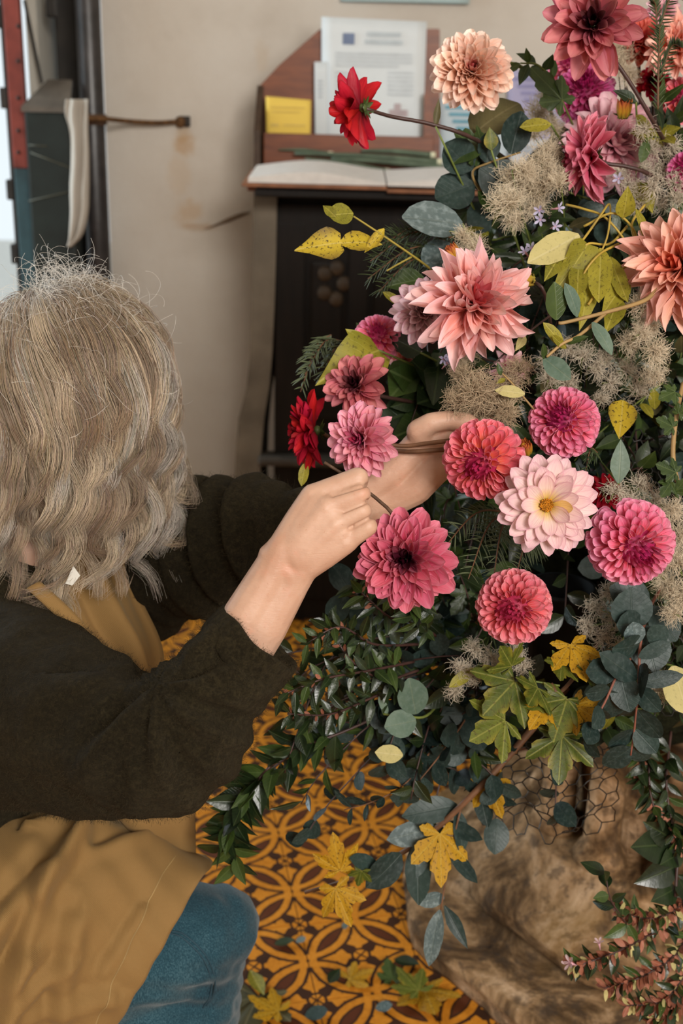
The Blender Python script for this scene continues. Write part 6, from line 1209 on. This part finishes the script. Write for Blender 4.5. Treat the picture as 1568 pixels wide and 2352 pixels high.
while cnt < 34:
    px, py = rf.uniform(680, 1120), rf.uniform(1400, 1770)
    if not inside(px, py) or min([(px-a)**2+(py-b)**2 for a, b in made]+[1e9]) < 36**2: continue
    k = rf.choice((0, 0, 2, 2, 4)); nm, lab, kd, mts, sz, ws_, lc = FILL[k]; c = W(px, py, rf.uniform(1.42, 1.52)); b = c+(W(1150, 1500, 1.70)-c)*.45; dr = RT*rf.gauss(-.02, .05)+UP*rf.gauss(-.02, .05)-FW*rf.uniform(0, .04)
    tries += 1
    if tries < 12000 and not clear([b, b.lerp(c, .3), b.lerp(c, .6), c, c+dr], .004): continue
    made.append((px, py)); cnt += 1
    ref_ = 'pale grey-green eucalyptus leaves' if px > 880 else 'bushy dark abelia'
    sprig(nm, lab+' the '+ref_, 'foliage', [b, b.lerp(c, .6), c, c+dr*.8, c+dr*1.1+Vector((0, 0, -.015))], .0016, STEMD, [dict(kind=kd, mats=mts if k != 0 else [m_['dark']], size=sz*.85, count=lc+1, t0=.35, t1=1., ws=ws_, taper=.2)], group=(lab+' the '+ref_).replace('sprig', 'sprigs'), seed=1500+cnt, n=14, avoid=True)
# ---- wire netting and black bucket
WIRE = NT('dark_wire'); WIRE = WIRE.end(WIRE.bsdf((.03, .028, .025), .4, .5, None, Metallic=.6))
def netting(name, label, fn, nu, nv, cell):
    V, F = [], []; seen = set()
    def seg(a, b):
        key = (tuple(round(x, 3) for x in a), tuple(round(x, 3) for x in b))
        if key in seen or (key[1], key[0]) in seen: return
        seen.add(key); P = [fn(a[0]+(b[0]-a[0])*k/2, a[1]+(b[1]-a[1])*k/2) for k in range(3)]; v, f = tube_np(P, .0009, 4, False); o = len(V); V.extend(v.tolist()); F.extend([tuple(i+o for i in q) for q in f])
    h = math.sqrt(3)/2
    for i in range(nu):
        for j in range(nv):
            cx_, cy_ = 1.5*i, 2*h*(j+.5*(i % 2)); pts = [(cx_+math.cos(R_(60*k)), cy_+math.sin(R_(60*k))) for k in range(6)]
            for k in range(6): seg(pts[k], pts[(k+1) % 6])
    o = obj(name, mesh_np(name, V, F), WIRE); tag(o, label, 'netting'); return o
def f1(u, v):
    px = 1110+u*19; py = 1630+v*17; dd = 1.46+.0000028*((px-1250)**2+(py-1700)**2*.5); p = W(px+22*noise.noise(Vector((u*.35, v*.35, 0))), py+26*noise.noise(Vector((u*.3, v*.3, 5)))+.0009*(px-1230)**2*-1, dd); return tuple(p+FW*.05*noise.noise(Vector((u*.3, v*.3, 9))))
netting('wire_netting', 'crumpled dark wire netting showing against the stone under the maple leaves', f1, 11, 10, .01)
def f2(u, v):
    px = 1470+u*14; py = 1380+v*14; dd = 1.42+.000006*((px-1540)**2); p = W(px, py+4*math.sin(u), dd); return tuple(p+FW*.008*noise.noise(Vector((u*.5, v*.5, 4))))
netting('wire_netting', 'dark wire netting beside the large round eucalyptus discs', f2, 8, 11, .01)
def f3(u, v):
    px = 1420+u*14; py = 1000+v*14; dd = 1.46; p = W(px, py+4*math.sin(u), dd); return tuple(p+FW*.008*noise.noise(Vector((u*.5, v*.5, 8))))
netting('wire_netting', 'dark wire netting behind the upright lance leaf', f3, 8, 6, .01)
bc = BUCKET; bu = empty('black_bucket', bc); tag(bu, 'black plastic bucket half hidden below the open blush dahlia', 'bucket')
BPL = mat_plain('black_plastic', (.004, .004, .004), .7, .15, .2)
prof = [(.036, -.062), (.042, .058), (.045, .060), (.045, .066), (.040, .066), (.036, -.05)]
V, F = [], []
for r_, z in prof:
    for k in range(28): a = k/28*2*math.pi; V.append((r_*math.cos(a), r_*math.sin(a), z))
for j in range(len(prof)-1):
    for k in range(28): k2 = (k+1) % 28; F.append((j*28+k, j*28+k2, (j+1)*28+k2, (j+1)*28+k))
F.append(tuple(range(27, -1, -1))); obj('pail', mesh_np('bucket', V, F), BPL, bu)
# pale wall stone scrap: dried honesty leaf at the right edge
single_leaf(1545, 1530, 1.33, 1580, 1640, 1.31, 'round', m_['cream'], 'papery cream leaf beside the pale stone', ws=.9)
single_leaf(705, 1662, 1.44, 772, 1682, 1.42, 'round', m_['eucg'], 'grey-white leaf under the dark abelia over the tiles', ws=.9, stem=[(690, 1650, 1.44), (800, 1600, 1.44)])
# ---- fallen leaves on the tiles
def fallen(px, py, size, kind, mt, ang, label, group='fallen leaves on the tiles', dz=0.):
    p = onZ(px, py, .004); o = bpy.data.objects.new('fallen_leaf', LM[kind][2]); col.objects.link(o)
    if not LM[kind][2].materials: LM[kind][2].materials.append(None)
    o.material_slots[0].link = 'OBJECT'; o.material_slots[0].material = ML[mt]
    o.location = p+Vector((0, 0, .001+dz)); o.rotation_euler = (rnd.uniform(-.05, .05), rnd.uniform(-.10, -.02), R_(ang)); o.scale = (size,)*3; tag(o, label, 'leaf', group)
fallen(972, 2272, .085, 'maple', 'gold', -80, 'bright golden maple leaf lying beside the stone plinth', None); fallen(960, 2290, .06, 'maple', 'mapg', 130, 'green-yellow maple leaf next to the bright golden one', None, .014)
fallen(590, 2290, .11, 'maple', 'brown', -100, 'large brown maple leaf lying by the denim leg', None)
fallen(575, 2230, .09, 'lance', 'yel', -70, 'narrow yellow-green leaf lying by the denim leg', None)
fallen(680, 2165, .02, 'round', 'eucg', 30, 'small grey-green leaf lying on the tiles', 'small leaves on the tiles'); fallen(790, 2135, .016, 'round', 'eucg', 80, 'small grey-green leaf lying on the tiles', 'small leaves on the tiles')
fallen(905, 2205, .05, 'ovate', 'dark', -20, 'dark green leaf lying on the tiles', 'dark leaves on the tiles'); fallen(755, 2260, .04, 'ovate', 'dark', 60, 'dark green leaf lying on the tiles', 'dark leaves on the tiles'); fallen(630, 2170, .04, 'ovate', 'dark', 10, 'dark green leaf lying on the tiles', 'dark leaves on the tiles'); fallen(900, 2250, .045, 'ivy', 'mid', 100, 'ivy leaf lying on the tiles', None)
fallen(700, 2335, .04, 'round', 'euc', 10, 'round blue-green leaf lying on the tiles', 'round leaves on the tiles'); fallen(862, 2318, .03, 'round', 'eucg', 10, 'round grey leaf lying on the tiles', None); fallen(800, 2250, .05, 'maple', 'gold', 20, 'small golden maple leaf lying on the tiles', 'small maple leaves on the tiles'); fallen(640, 2340, .06, 'maple', 'gold', 160, 'golden maple leaf lying by the brown one', None, .016)
